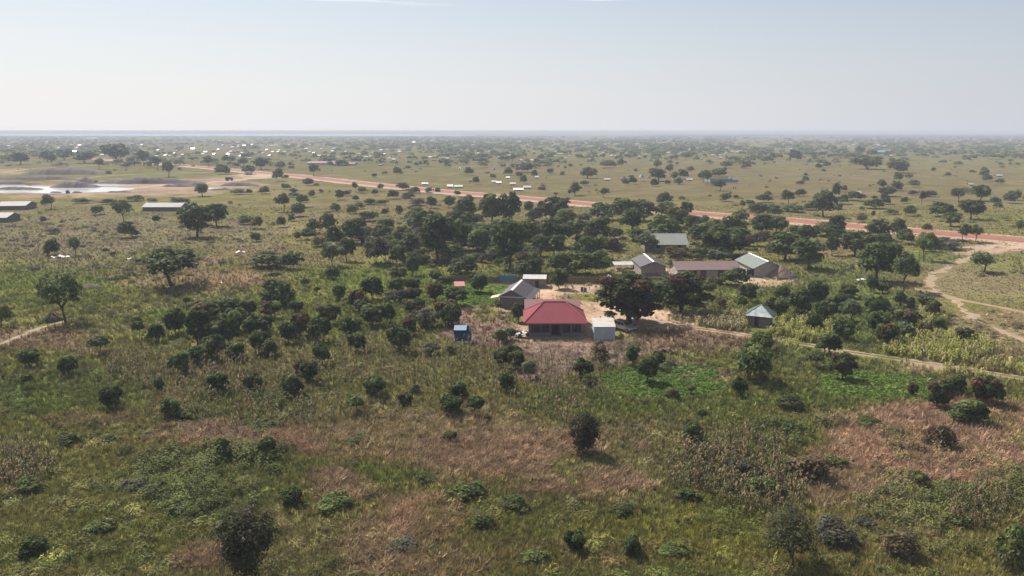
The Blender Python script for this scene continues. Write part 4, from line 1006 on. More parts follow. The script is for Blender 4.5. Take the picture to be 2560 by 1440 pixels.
person(G(1432, 729.5), .6, 1.5, WHITE, None, "person in a long white garment standing by the reed fence tree")
person(G(1834, 473), .2, 1.6, mat("dark_cloth", (.06,.045,.045), rough=.9), None, "person in dark clothing standing left on the open grassland")
person(G(1839, 473), -.3, 1.6, mat("brown_cloth", (.10,.06,.05), rough=.9), None, "person in brown clothing standing right on the open grassland")
for i, (px, py) in enumerate(((1455, 729), (1463, 730))):
    e = empty("drum", G(px, py)); setp(e, ["blue plastic drum, the left one near the white-clad person", "blue plastic drum, the right one further from the white-clad person"][i], "drum", "blue drums in the yard")
    m = MB().tube((0, 0, 0), (0, 0, .95), .32, .32, 16)
    for z in (.28, .62): m.tube((0, 0, z), (0, 0, z+.05), .335, .335, 16)
    m.build("drum_body", mat("blue_plastic", (.04,.11,.26), rough=.4), e); MB().tube((0, 0, .952), (0, 0, 1.0), .28, .28, 14).build("lid", BLACKP, e)
def cow(loc, rz, label, colr):
    secs = [(-.80, 1.12, .10, .16), (-.70, 1.05, .24, .30), (-.35, .98, .30, .36), (.15, .97, .29, .37), (.5, 1.0, .25, .36), (.72, 1.08, .16, .26), (.92, .98, .11, .17), (1.1, .72, .10, .14), (1.2, .55, .11, .13), (1.30, .38, .06, .08)]
    n = 12; m = MB()
    for x, z, ry, rz_ in secs:
        for k in range(n):
            t = 2*math.pi*k/n; m.v.append((x, ry*math.cos(t), z+rz_*math.sin(t)))
    for j in range(len(secs)-1):
        for k in range(n): m.f.append((j*n+k, j*n+(k+1) % n, (j+1)*n+(k+1) % n, (j+1)*n+k))
    m.f += [tuple(range(n-1, -1, -1)), tuple(range((len(secs)-1)*n, len(secs)*n))]
    for s in (-1, 1):
        m.tube((.5, s*.17, .85), (.5, s*.16, .42), .10, .06); m.tube((.5, s*.16, .42), (.48, s*.16, 0), .055, .05)
        m.tube((-.55, s*.17, .85), (-.48, s*.17, .5), .13, .07); m.tube((-.48, s*.17, .5), (-.62, s*.16, .38), .065, .05); m.tube((-.62, s*.16, .38), (-.6, s*.16, 0), .05, .05)
        m.tube((1.05, s*.08, .8), (1.08, s*.22, .95), .03, .01); m.tube((1.0, s*.1, .74), (.96, s*.25, .70), .05, .02)
    m.tube((-.8, 0, 1.2), (-.9, 0, .5), .03, .025)
    o = m.build("cow", mat("cow_hide", colr, rough=.8), None, True); o.location = loc; o.rotation_euler.z = rz
    setp(o, label, "cow", "cattle grazing left of the flat-topped tree"); return o
cow(G(347, 660), .5, "dark cow grazing just above the flat-topped tree", (.03,.024,.022))
cow(G(283, 641), 1.2, "dark cow standing farther from the flat-topped tree, near white scraps", (.035,.025,.022))
def heap(name, label, cat, px, py, w, d, h, material, seed, n=14, tint=None):
    r = random.Random(seed); m = MB(); p = G(px, py)
    for i in range(n):
        x, y = r.uniform(-w/2, w/2), r.uniform(-d/2, d/2); z = h*max(.05, 1-(2*abs(x)/w)**1.4)*r.uniform(.2, .9)
        a = r.uniform(0, 3.1); s = r.uniform(.3, .6)*min(1.4, w/2); s2 = s*r.uniform(.25, .7); u = Vector((math.cos(a)*s, math.sin(a)*s, r.uniform(-.35, .5)*s)); v_ = Vector((-math.sin(a)*s2, math.cos(a)*s2, r.uniform(-.2, .6)*s2))
        c = Vector((x, y, z+.12)); m.slab([c-u-v_, c+u-v_, c+u+v_, c-u+v_], .03)
    o = m.build(name, material); o.location = p; setp(o, label, cat); return o
heap("scrap_heap", "heap of glinting grey scrap sheets beside the red-roofed house's left corner", "scrap heap", 1309, 842, 2.6, 1.8, 1.7, mat("scrap_metal", (.20,.20,.21), (.03,.03,.035), 2.2, .5, metal=.3), 4, 26)
heap("white_sheeting", "crumpled white sheeting lying on the grass at far left", "sheeting", 152, 643, 3.6, 2.0, .5, WHITE, 5, 10)
heap("white_rubbish", "white scraps scattered on the grass left of the hedge bushes", "rubbish", 600, 631, 2.4, 1.4, .15, WHITE, 6, 5)
heap("white_rubbish", "small white scraps beside reddish grass below the flat-topped tree", "rubbish", 557, 708, 1.6, .8, .15, WHITE, 8, 4)
heap("white_rubbish", "white scraps on the ground between the grazing cows", "rubbish", 322, 648, 2.2, 1.2, .15, WHITE, 9, 5)
heap("white_bags", "white bags dumped under the big dark tree by the track fork", "bags", 2152, 701, 2.0, .8, .35, WHITE, 10, 6)
heap("white_tarpaulin", "white tarpaulin draped over poles left of the huge spreading trees", "tarpaulin", 1521, 700, 2.2, 1.4, 1.2, WHITE, 11, 7)
heap("brushwood_pile", "brown pile of brushwood in the cleared plot right of the tin shed", "brushwood", 1665, 883, 2.6, 1.4, .9, mat("dead_wood", (.20,.14,.11), (.12,.08,.07), 3, 1), 12, 26)
heap("white_jug", "white sheet scraps leaning at the slate-coloured house's corner", "rubbish", 1332, 750, 1.0, .7, .8, WHITE, 13, 4)
def cone_heap(name, label, cat, px, py, w, h, material, seed, stretch=1.0, kind_=None):
    p = G(px, py); m = MB(); n, rings = 24, 6; ph = seed*1.7
    for j in range(rings+1):
        f = j/rings
        for k in range(n):
            t = 2*math.pi*k/n; nn = vnoise(np.array([math.cos(t)*3+seed*9]), np.array([math.sin(t)*3+f*2]), 1.0)[0]
            r_ = w/2*(1-f*.93)*(1+.4*(nn-.5)); m.v.append((r_*math.cos(t), r_*math.sin(t)*stretch, h*(f**.8)*(.8+.4*nn)-(.05 if j == 0 else 0)))
    for j in range(rings):
        for k in range(n): m.f.append((j*n+k, j*n+(k+1) % n, (j+1)*n+(k+1) % n, (j+1)*n+k))
    m.f.append(tuple(range(rings*n, rings*n+n)))
    o = m.build(name, material, None, True); o.location = p; setp(o, label, cat, kind=kind_); return o
cone_heap("straw_heap", "dark brown heap under the large round tree beside the pale path", "heap", 131, 802, 4.2, 1.6, mat("dark_straw", (.10,.075,.055), (.07,.05,.04), 3, 1, .5), 2)
cone_heap("straw_heap", "grey dried brush heap in the green field at far left", "heap", 222, 719, 5.2, 1.0, mat("dry_brush", (.10,.09,.065), (.07,.06,.05), 3, 1, .5), 5)
cone_heap("termite_mound", "small dark earth mound under trees left of the track fork", "mound", 2128, 672, 2.2, 1.1, mat("dark_earth", (.09,.065,.05), (.07,.05,.04), 2, 1, .4), 7)

# ------------------------------------------------------------------ wire fence at the left
def wire_fence():
    pts = smooth_path([G(*q) for q in [(-20, 880), (90, 851), (220, 815), (310, 784), (400, 741), (495, 706)]], 4.2)
    e = empty("wire_fence", pts[0]); setp(e, "thin wire fence on crooked wooden posts crossing the grass at left", "fence")
    r = random.Random(3); tops = []
    for q in pts:
        l = q-pts[0]; h = r.uniform(1.7, 2.3); t = l+Vector((r.uniform(-.15, .15), r.uniform(-.15, .15), h)); tops.append((l, t))
        MB().tube(l, t, .06, .045, 6).build("post", WOOD, e)
    m = MB()
    for (a, at_), (b, bt) in zip(tops[:-1], tops[1:]):
        for f in (.3, .6, .9): m.tube(a.lerp(at_, f), b.lerp(bt, f), .012, n=4, cap=False)
    m.build("wire", RUST, e)
wire_fence()

# ------------------------------------------------------------------ quarry spoil heaps
SPOIL = mat("spoil_earth", (.120, .095, .092), (.085, .068, .068), .3, 1, .6)
def berm(label, px0, px1, py, h_px, seed):
    a, b = G(px0, py), G(px1, py); L = b.x-a.x; h = h_px/F*depth_of(a); n = 60; V = []; Q = []
    xs = np.linspace(0, L, n); env = np.sin(np.linspace(0, math.pi, n))**.45
    top = h*env*(.6+.75*fbm(xs+seed*99, xs*0+seed, max(6, L/7)))
    prof = [(0, 0), (.35, .55), (.8, .92), (1.2, 1.0), (2.0, .8), (3.4, 0)]
    jig = fbm(xs+seed*7, xs*0, 7)*3
    for o_, zf in prof:
        V.append(np.stack([xs, o_*h*1.2+jig*(1 if zf > 0 else .6), top*zf*(.85+.3*vnoise(xs+o_*31, xs*0+seed, 3.1))-.02], 1))
    V = np.concatenate(V)
    for j in range(len(prof)-1):
        i = np.arange(n-1)+j*n; Q.append(np.stack([i, i+1, i+1+n, i+n], 1))
    o = bpy.data.objects.new("spoil_heap", npmesh("spoil_heap", V, np.concatenate(Q), SPOIL, smooth=True)); o.location = (a.x, a.y, 0); COL.objects.link(o)
    setp(o, label, "spoil heap", "dark spoil heaps round the quarry pond")
for i, (a, b, y, h, lab) in enumerate([(44, 250, 437, 15, "broad dark spoil heap behind the green strip, farthest back of the quarry"), (-40, 195, 450, 8, "long low dark spoil heap at the left edge behind the sand"), (-40, 92, 462, 7, "dark spoil heap on the pond's back shore at the left edge"),
    (118, 232, 470, 13, "ragged dark spoil heap jutting into the pond's middle"), (176, 230, 460, 14, "short steep dark heap left of the longest heap"), (230, 500, 460, 13, "longest dark spoil heap behind the pond's right half"), (-30, 95, 475, 7, "dark earth island lying in the pond at left"),
    (118, 145, 483, 5, "small dark hump on the pond's front shore at left"), (175, 195, 483.5, 5, "tiny dark hump on the front shore next to the stubby palm"), (262, 320, 482, 5, "thin dark bank on the pond's front shore at right"), (455, 500, 466, 10, "dark heap at the right end of the quarry behind the small pool"),
    (520, 575, 475.5, 5, "low dark bank in front of the small right-hand pool"), (545, 640, 466, 8, "dark heap right of the small pool near the truck"), (400, 480, 468, 8, "pinkish-dark heap between the pond and the small pool")]):
    berm(lab, a, b, y, h, i)

# ------------------------------------------------------------------ things beyond and along the road
def truck(px, py, rz, label, colr, sc=1.0):
    e = empty("truck", G(px, py), rz); setp(e, label, "truck"); P = mat("truck_paint", colr, rough=.5)
    MB().box(-2.6*sc, .9*sc, -1.1*sc, 1.1*sc, .9*sc, 2.6*sc).build("cargo_box", P, e, bevel=.05)
    MB().prism([(1.0*sc, .7*sc), (2.6*sc, .7*sc), (2.6*sc, 1.6*sc), (2.2*sc, 2.4*sc), (1.0*sc, 2.4*sc)], -1.05*sc, 1.05*sc).build("cab", P, e, bevel=.05)
    MB().box(2.3*sc, 2.56*sc, -.9*sc, .9*sc, 1.65*sc, 2.15*sc).build("windscreen", GLASS, e)
    for x in (-1.8, -.8, 1.8):
        for s in (-1, 1): MB().tube((x*sc, s*.85*sc, .5*sc), (x*sc, s*1.12*sc, .5*sc), .5*sc, .5*sc, 14).build("wheel", BLACKP, e)
truck(573, 452, .3, "dark truck standing on quarry sand near the red road", (.055,.05,.055))
truck(622, 437, -.1, "pale grey truck parked at the red road beside the quarry", (.42,.43,.45))
def motorcycle():
    p = G(1084, 480); p.z = .7
    e = empty("motorcycle", p, R(-62)); setp(e, "dark motorcycle riding along the red road", "motorcycle")
    for x in (-.65, .65):
        m = MB(); n = 16
        for k in range(n):
            a, b = 2*math.pi*k/n, 2*math.pi*(k+1)/n; m.tube((x+.27*math.cos(a), 0, .31+.27*math.sin(a)), (x+.27*math.cos(b), 0, .31+.27*math.sin(b)), .05, n=5, cap=False)
        m.build("wheel", BLACKP, e)
    MB().tube((-.65, 0, .31), (-.1, 0, .5), .05).tube((-.1, 0, .5), (.4, 0, .85), .09, .06).tube((.65, 0, .31), (.4, 0, .95), .035).box(-.2, .2, -.12, .12, .28, .58).build("frame", RUST, e)
    MB().box(-.75, .05, -.13, .13, .74, .84).build("seat", BLACKP, e); MB().tube((.38, -.35, .98), (.38, .35, .98), .025).build("handlebar", BLACKP, e)
    q = G(1084, 480)
    b = MB(); o = None
    # rider: trunk, head, arms to the bars and bent legs, one joined figure
    r = MB().tube((-.2, 0, .8), (-.05, 0, 1.3), .17, .19, 10).tube((-.05, 0, 1.28), (-.02, 0, 1.42), .07, .06, 8).tube((-.02, 0, 1.40), (.0, 0, 1.66), .10, .09, 10)
    for s in (-1, 1): r.tube((-.06, s*.19, 1.26), (.16, s*.27, 1.04), .06, .05).tube((.16, s*.27, 1.04), (.38, s*.3, 1.0), .05, .04).tube((-.2, s*.1, .82), (.2, s*.18, .78), .09, .07).tube((.2, s*.18, .78), (.05, s*.18, .35), .07, .05).tube((.05, s*.18, .35), (.2, s*.18, .31), .05, .04)
    o = r.build("person", mat("rider_cloth", (.045,.04,.045), rough=.9), None, True); o.location = (q.x, q.y, .7); o.rotation_euler.z = R(-62)
    setp(o, "person in dark clothes riding the motorcycle on the red road", "person")
motorcycle()
def simple_house(px, py, wpx, hpx, roofm, wallm, name, label, cat, depth=None, rz=0.0, group=None, gable='x'):
    p = G(px, py); w = wpx/F*depth_of(p)*(.85 if wpx < 40 else 1); h = max(1.8, top_z(px, py-hpx*(.8 if wpx < 40 else 1), p.y)); L = depth or max(3.0, w*.42)
    return gable_house(name, label, cat, p, rz, w*.92, L, h*.55, h, .35, gable, roofm, wallm, roofm, group=group)
LONGTIN = mat("barn_tin", (.27, .26, .245), (.23, .22, .21), .3, .7, .4, rib=('X', 1.5))
def barn(px0, px1, py, ptop, L, label, lean=.0, roofm=LONGTIN):
    a, b = G(px0, py), G(px1, py); w = b.x-a.x
    return gable_house("barn", label, "barn", ((a.x+b.x)/2, a.y, 0), lean, w*.97, L, 2.0, 3.3, .5, 'x', roofm, DARKWALL, WHITE_TIN)
barn(356, 452, 528, 507, 9, "long low barn with a pale tin roof in the dry grass")
barn(-6, 62, 525, 501, 12, "pale tin barn cut by the photo's left edge", R(8))
barn(-60, 18, 556, 534, 9, "dark-walled barn at the left edge below the pale tin barn")
LR = mat("long_red_roof_sheet", (.22,.075,.07), (.18,.062,.058), .1, .6)
simple_house(808, 412, 90, 8.5, LR, MUD2, "school_building", "long red-roofed building, the left wing beyond the red road", "building", 16, R(-4))
simple_house(858, 414, 62, 8, LR, MUD2, "school_building", "long red-roofed building, the right wing among trees beyond the red road", "building", 12, R(-3))
simple_house(2203, 384, 62, 8, mat("blue_long_roof", (.14,.27,.42), (.12,.23,.37), .1, .5), MUD2, "warehouse", "long blue-roofed building far off at right among trees", "building", 18)
simple_house(950, 415, 13, 3, REED, MUD, "hut", "tiny tan hut beyond the road right of the long red roofs", "hut", 5)
for px, py, w, h, rm, lab in [(1125, 469, 16, 8, TIN, "left of the two pale sheds by the road's far side"), (1146, 470, 24, 9, WHITE_TIN, "right of the two pale sheds by the road's far side, the longer one"), (1062, 463, 18, 5, WHITE_TIN, "lone flat white shed beyond the road left of the pale sheds"),
    (1296, 478, 30, 9, TIN, "grey-walled long house nearest the thatched roundhouse"), (1318, 472, 22, 9, WHITE_TIN, "white-roofed house touching the thatched roundhouse compound"), (1282, 463, 16, 8, WHITE_TIN, "white-roofed hut behind trees left of the thatched roundhouse"), (1235, 458, 12, 8, WHITE_TIN, "white hut half behind a bush right of the pale sheds"), (1247, 460, 14, 7, TIN, "grey tin hut behind the white one right of the pale sheds"),
    (1518, 452, 17, 8, WHITE_TIN, "white-roofed hut standing open on the grassland beyond the tall trees"), (1724, 453, 17, 9, WHITE_TIN, "white-roofed shed alone on the grassland left of the bluish wall"), (1218, 433, 14, 8, LR, "tiny red-roofed house on the plain beside the white tent"),
    (1342, 446, 10, 5, WHITE_TIN, "tiny white-roofed hut at the foot of a dark bush on the plain"), (1270, 447, 10, 5, TIN, "tiny grey hut among bushes above the pale sheds"), (2428, 464, 12, 5, WHITE_TIN, "tiny white hut among bushes far right beyond the road"), (2499, 442, 18, 6, WHITE_TIN, "white-roofed hut among bushes at far right"), (2150, 486, 8, 5, WHITE_TIN, "tiny white hut in a thin bush beyond the road at right")]:
    simple_house(px, py, w, h, rm, MUD, "small_house", lab, "house", group="small houses between the road and the settlement")
def tent(px, py, wpx, hpx, material, label):
    p = G(px, py); w = wpx/F*depth_of(p); h = max(1.8, top_z(px, py-hpx, p.y))
    e = empty("tent", p); setp(e, label, "tent")
    a = w/2
    MB().add([(-a, 0, 0), (a, 0, 0), (a, 4, 0), (-a, 4, 0), (-a*.35, 2, h), (a*.35, 2, h)], [(0, 1, 5, 4), (2, 3, 4, 5), (1, 2, 5), (3, 0, 4), (0, 3, 2, 1)]).build("canvas", material, e)
    MB().box(-.5, .5, -.03, .5, 0, 1.2).build("entrance", DARK, e)
tent(1236, 424, 12, 8, WHITE, "white peaked tent on the plain beyond the road")
tent(1149, 423, 7, 5, WHITE, "smaller white tent left of the peaked one")
BT = mat("pale_blue_canvas", (.34,.47,.58), rough=.7)
tent(1607, 443, 15, 8, BT, "pale blue dome tent standing on the grassland beyond the trees")
tent(1829, 451, 16, 9, BT, "pale blue tent inside the bluish compound wall")
p = G(1354, 474); thatch_hut("roundhouse", "brown thatched roundhouse on bare sand beyond the road", p, 6.6, 4.2, seed=8)
p = G(1559, 453); thatch_hut("roundhouse", "dark thatched roundhouse right of the white-roofed hut", p, 5.0, 3.6, seed=9)
a, b = G(1776, 456), G(1838, 455)
e = empty("compound_wall", a); setp(e, "low bluish compound wall on the grassland beyond the trees", "wall")
bw = mat("bluish_wall", (.20,.24,.31), (.17,.2,.26), .3, .8); L = (b-a).length
MB().box(0, L, 0, .2, 0, 1.9).build("front_panel", bw, e); MB().box(0, L, 14, 14.2, 0, 1.9).build("rear_panel", bw, e); MB().box(-.2, -.003, 0, 14.2, 0, 1.9).box(L+.003, L+.2, 0, 14.2, 0, 1.9).build("side_panel", bw, e)

# ------------------------------------------------------------------ the far settlement: one object per house
hl = rank_labels([("house", x, y) for x, y in hs])
rx_ = random.Random(29)
while len(hs) < 235:
    x, y = rx_.uniform(60, 2260), 346 + 50*rx_.random()
    if y > 385 and not 380 < x < 1900: continue
    if vnoise(np.array([x]), np.array([y*7]), 130)[0] < .38 or any(abs(x-a) < 9 and abs(y-b) < 3 for a, b in hs): continue
    hs.append((round(x), round(y)))
hl = rank_labels([("house", x, y) for x, y in hs])
protos = []
FAR_T = [mat("bright_tin", (.46, .455, .44), (.36, .355, .34), .2, .35, metal=.2), mat("dull_tin", (.28, .28, .27), rough=.5), mat("cream_roof", (.34, .30, .23), rough=.7), mat("rusty_roof", (.20, .115, .085), rough=.8), mat("bluish_roof", (.17, .22, .28), rough=.6)]
for i in range(9):
    m = bpy.data.meshes.new("small_tin_house"); w, L, hw, hr = (1, .62, .52, 1.0)
    o_ = [(0, 0), (L, 0), (L, hw), (L/2, hr-.02), (0, hw)]; v = [(-.46, y, z) for y, z in o_] + [(.46, y, z) for y, z in o_]; n = 5
    f = [tuple(range(n)), tuple(range(2*n-1, n-1, -1))] + [(k, k+n, (k+1) % n+n, (k+1) % n) for k in (0, 1, 4)]
    k0 = len(v); v += [(-.5, -.06, hw-.05), (.5, -.06, hw-.05), (.5, L/2, hr), (-.5, L/2, hr), (-.5, L+.06, hw-.05), (.5, L+.06, hw-.05)]
    f += [(k0, k0+1, k0+2, k0+3), (k0+3, k0+2, k0+5, k0+4)]
    m.from_pydata(v, [], f); m.materials.append(MUD if i % 2 else MUD2); m.materials.append(FAR_T[[0, 0, 1, 0, 0, 2, 3, 4, 1][i]])
    for pl in m.polygons:
        if pl.index >= len(f)-2: pl.material_index = 1
    protos.append(m)
r = random.Random(11)
for i, (px, py) in enumerate(hs):
    p = G(px, py+1.5); o = bpy.data.objects.new("small_tin_house", protos[r.randrange(9)])
    w = r.uniform(6, 10)/F*depth_of(p)
    if (px, py) in ((1659, 358), (1112, 397)): w *= 1.5
    o.scale = (w, r.uniform(4.5, 7)*1.5, max(2.6, min(5.0, w*.5))); o.rotation_euler.z = r.uniform(-.5, .5); o.location = p
    COL.objects.link(o); setp(o, f"tiny tin-roofed far house, {hl[i]}", "house", "tiny tin-roofed houses of the distant settlement")
for px, py, w, lab in [(684, 365, 26, "long bright white-roofed hall at the far settlement's left part"), (1112, 398, 24, "long white-roofed hall at the grassland's far edge"), (228, 346, 34, "long pale hall far off below the river at left"), (1835, 348, 24, "long pale hall far off beneath the right horizon")]:
    simple_house(px, py, w, 2.2 if py < 350 else 3.5, FAR_T[1] if py < 350 else FAR_T[0], MUD2, "hall", lab, "building", 12)

# ------------------------------------------------------------------ grasses, weeds and crops (uncountable)
def blade_mesh(name, nb, spread, lean, width, seed, two=True, top=1.0):
    r = np.random.default_rng(seed); V = []; Q = []
    for i in range(nb):
        a = r.uniform(0, 6.28); d = np.array([math.cos(a), math.sin(a), 0]); s = np.array([-d[1], d[0], 0])*width*.5
        b = d*r.uniform(0, spread); h = top*r.uniform(.55, 1.0); l = lean*r.uniform(.3, 1)
        p0 = b; p1 = b+d*l*.35+np.array([0, 0, h*.6]); p2 = b+d*l+np.array([0, 0, h*r.uniform(.8, 1.0)])
        k = len(V); V += [p0-s, p0+s, p1+s*.9, p1-s*.9, p2+s*.25, p2-s*.25]; Q += [(k, k+1, k+2, k+3), (k+3, k+2, k+4, k+5)]
    return npmesh(name, np.array(V), np.array(Q), TUFT)
def weed_mesh(name, nl, rx, h, size, seed, asp=1.6):
    r = np.random.default_rng(seed); d = r.normal(0, 1, (nl, 3)); d /= np.linalg.norm(d, axis=1)[:, None]; d[:, 2] = abs(d[:, 2])
    c = d*np.array([rx, rx, h])*r.uniform(.6, 1.0, (nl, 1)) * (1+.25*np.sin(5*np.arctan2(d[:, 1], d[:, 0])+seed))[:, None]
    v, q, t = leaves(c, d, size, asp, np.ones((nl, 3)), .1, .5)
    return npmesh(name, v, q, TUFT)
def stalk_mesh(name, nl, size, seed, droop=.5):
    r = np.random.default_rng(seed); V = []; Q = []
    for a in (0, 1.57):
        s = np.array([math.cos(a), math.sin(a), 0])*.018; k = len(V); V += [-s, s, s*.6+np.array([.03, 0, 1]), -s*.6+np.array([.03, 0, 1])]; Q.append((k, k+1, k+2, k+3))
    for i in range(nl):
        a = r.uniform(0, 6.28); d = np.array([math.cos(a), math.sin(a), 0]); s = np.array([-d[1], d[0], 0])*size*.16; z = r.uniform(.25, .95); l = size*r.uniform(.6, 1.1)
        p0 = np.array([0, 0, z]); p1 = p0+d*l*.5+np.array([0, 0, l*.3]); p2 = p0+d*l+np.array([0, 0, -l*droop])
        k = len(V); V += [p0-s*.5, p0+s*.5, p1+s, p1-s, p2+s*.2, p2-s*.2]; Q += [(k, k+1, k+2, k+3), (k+3, k+2, k+4, k+5)]
    return npmesh(name, np.array(V), np.array(Q), TUFT)
def scatter(name, label, cat, meshes, P, S_, T_):
    """one object whose points carry copies of the little plants"""
    k = len(P); r = np.random.default_rng(len(name)*7+k)
    m = bpy.data.meshes.new(name); m.vertices.add(k); m.vertices.foreach_set("co", np.asarray(P, np.float32).ravel())
    def attr(n_, t, data, key="value"):
        a = m.attributes.new(n_, t, 'POINT'); a.data.foreach_set(key, np.asarray(data).ravel())
    rot = np.zeros((k, 3), np.float32); rot[:, 2] = r.uniform(0, 6.28, k); rot[:, :2] = r.normal(0, .12, (k, 2))
    attr("rot", 'FLOAT_VECTOR', rot, "vector"); attr("scl", 'FLOAT_VECTOR', S_.astype(np.float32), "vector")
    attr("pick", 'INT', r.integers(0, len(meshes), k).astype(np.int32))
    c = np.ones((k, 4), np.float32); c[:, :3] = T_; attr("tint", 'FLOAT_COLOR', c, "color")
    m.materials.append(TUFT); m.update()
    o = bpy.data.objects.new(name, m); COL.objects.link(o); setp(o, label, cat, kind="stuff")
    col = bpy.data.collections.new(name + "_shapes")
    for i, me in enumerate(meshes): col.objects.link(bpy.data.objects.new(f"{name}_shape", me))
    g = bpy.data.node_groups.new(name, 'GeometryNodeTree')
    g.interface.new_socket("Geometry", in_out='INPUT', socket_type='NodeSocketGeometry'); g.interface.new_socket("Geometry", in_out='OUTPUT', socket_type='NodeSocketGeometry')
    gi, go = g.nodes.new("NodeGroupInput"), g.nodes.new("NodeGroupOutput")
    ip = g.nodes.new("GeometryNodeInstanceOnPoints"); ci = g.nodes.new("GeometryNodeCollectionInfo")
    ci.inputs["Collection"].default_value = col; ci.inputs["Separate Children"].default_value = True; ci.inputs["Reset Children"].default_value = True
    ip.inputs["Pick Instance"].default_value = True
    def na(n_, t):
        x = g.nodes.new("GeometryNodeInputNamedAttribute"); x.data_type = t; x.inputs["Name"].default_value = n_
        return next(s for s in x.outputs if s.enabled and s.name == "Attribute")
    L_ = g.links.new
    L_(gi.outputs[0], ip.inputs["Points"]); L_(ci.outputs[0], ip.inputs["Instance"])
    L_(na("rot", 'FLOAT_VECTOR'), ip.inputs["Rotation"]); L_(na("scl", 'FLOAT_VECTOR'), ip.inputs["Scale"]); L_(na("pick", 'INT'), ip.inputs["Instance Index"])
    L_(ip.outputs[0], go.inputs[0])
    md = o.modifiers.new("plants", 'NODES'); md.node_group = g
    return o
def points(n, x0, x1, y0, y1, seed):
    r = np.random.default_rng(seed); px = r.uniform(x0, x1, n); py = r.uniform(y0, y1, n)
    dx, dy = (px-1280)/F, -(py-720)/F; dyw, dz = cP+dy*sP, -sP+dy*cP; t = -H/dz
    return np.stack([dx*t, dyw*t, 0*t], 1), px, py
def inreg(px, py, regs, x, y):
    w = np.zeros(len(px)); wob = (fbm(x, y, 9)-.5)*.9
    for cx, cy, rx, ry, s in regs: w = np.maximum(w, s*(np.sqrt(((px-cx)/rx)**2+((py-cy)/ry)**2)+wob < 1))
    return w
NOGROW = [(1389,815,92,36),(1512,832,36,24),(1157,850,26,14),(1280,760,38,20),(1770,694,86,16),(1632,682,36,14),(1918,684,36,12),(1906,814,36,22),(1562,825,30,12),(1336,716,30,8),(1671,622,52,9),(1560,668,30,8)]
def ok(px, py, den, seed):
    r = np.random.default_rng(seed); k = r.random(len(px)) < den
    for cx, cy, rx, ry in NOGROW: k &= ~((abs(px-cx) < rx) & (abs(py-cy) < ry))
    return k
track_pts = np.array([(q.x, q.y) for q in smooth_path([G(*q) for q in lt], 1.5)] + [(q.x, q.y) for q in smooth_path([G(*q) for q in [(2520,616),(2420,645),(2370,668),(2335,690),(2318,706),(2330,722),(2362,740),(2392,760),(2420,785),(2470,810),(2560,850),(2680,905)]], 1.5)] + [(q.x, q.y) for q in smooth_path([G(*q) for q in [(2300,724),(2345,731),(2395,748),(2460,760),(2540,776),(2680,808)]], 1.5)] + [(q.x, q.y) for q in smooth_path([G(*q) for q in [(-60,882),(20,852),(70,832),(115,816),(158,802)]], 1.5)])
def offtrack(P, d=1.5):
    d *= .72
    k = np.ones(len(P), bool); tp = np.concatenate([track_pts, track_pts-np.array([0, 1.3]), track_pts-np.array([0, 2.4])])
    for i in range(0, len(P), 4000):
        q = P[i:i+4000, None, :2]-tp[None]; k[i:i+4000] = (q**2).sum(2).min(1) > d*d
    return k
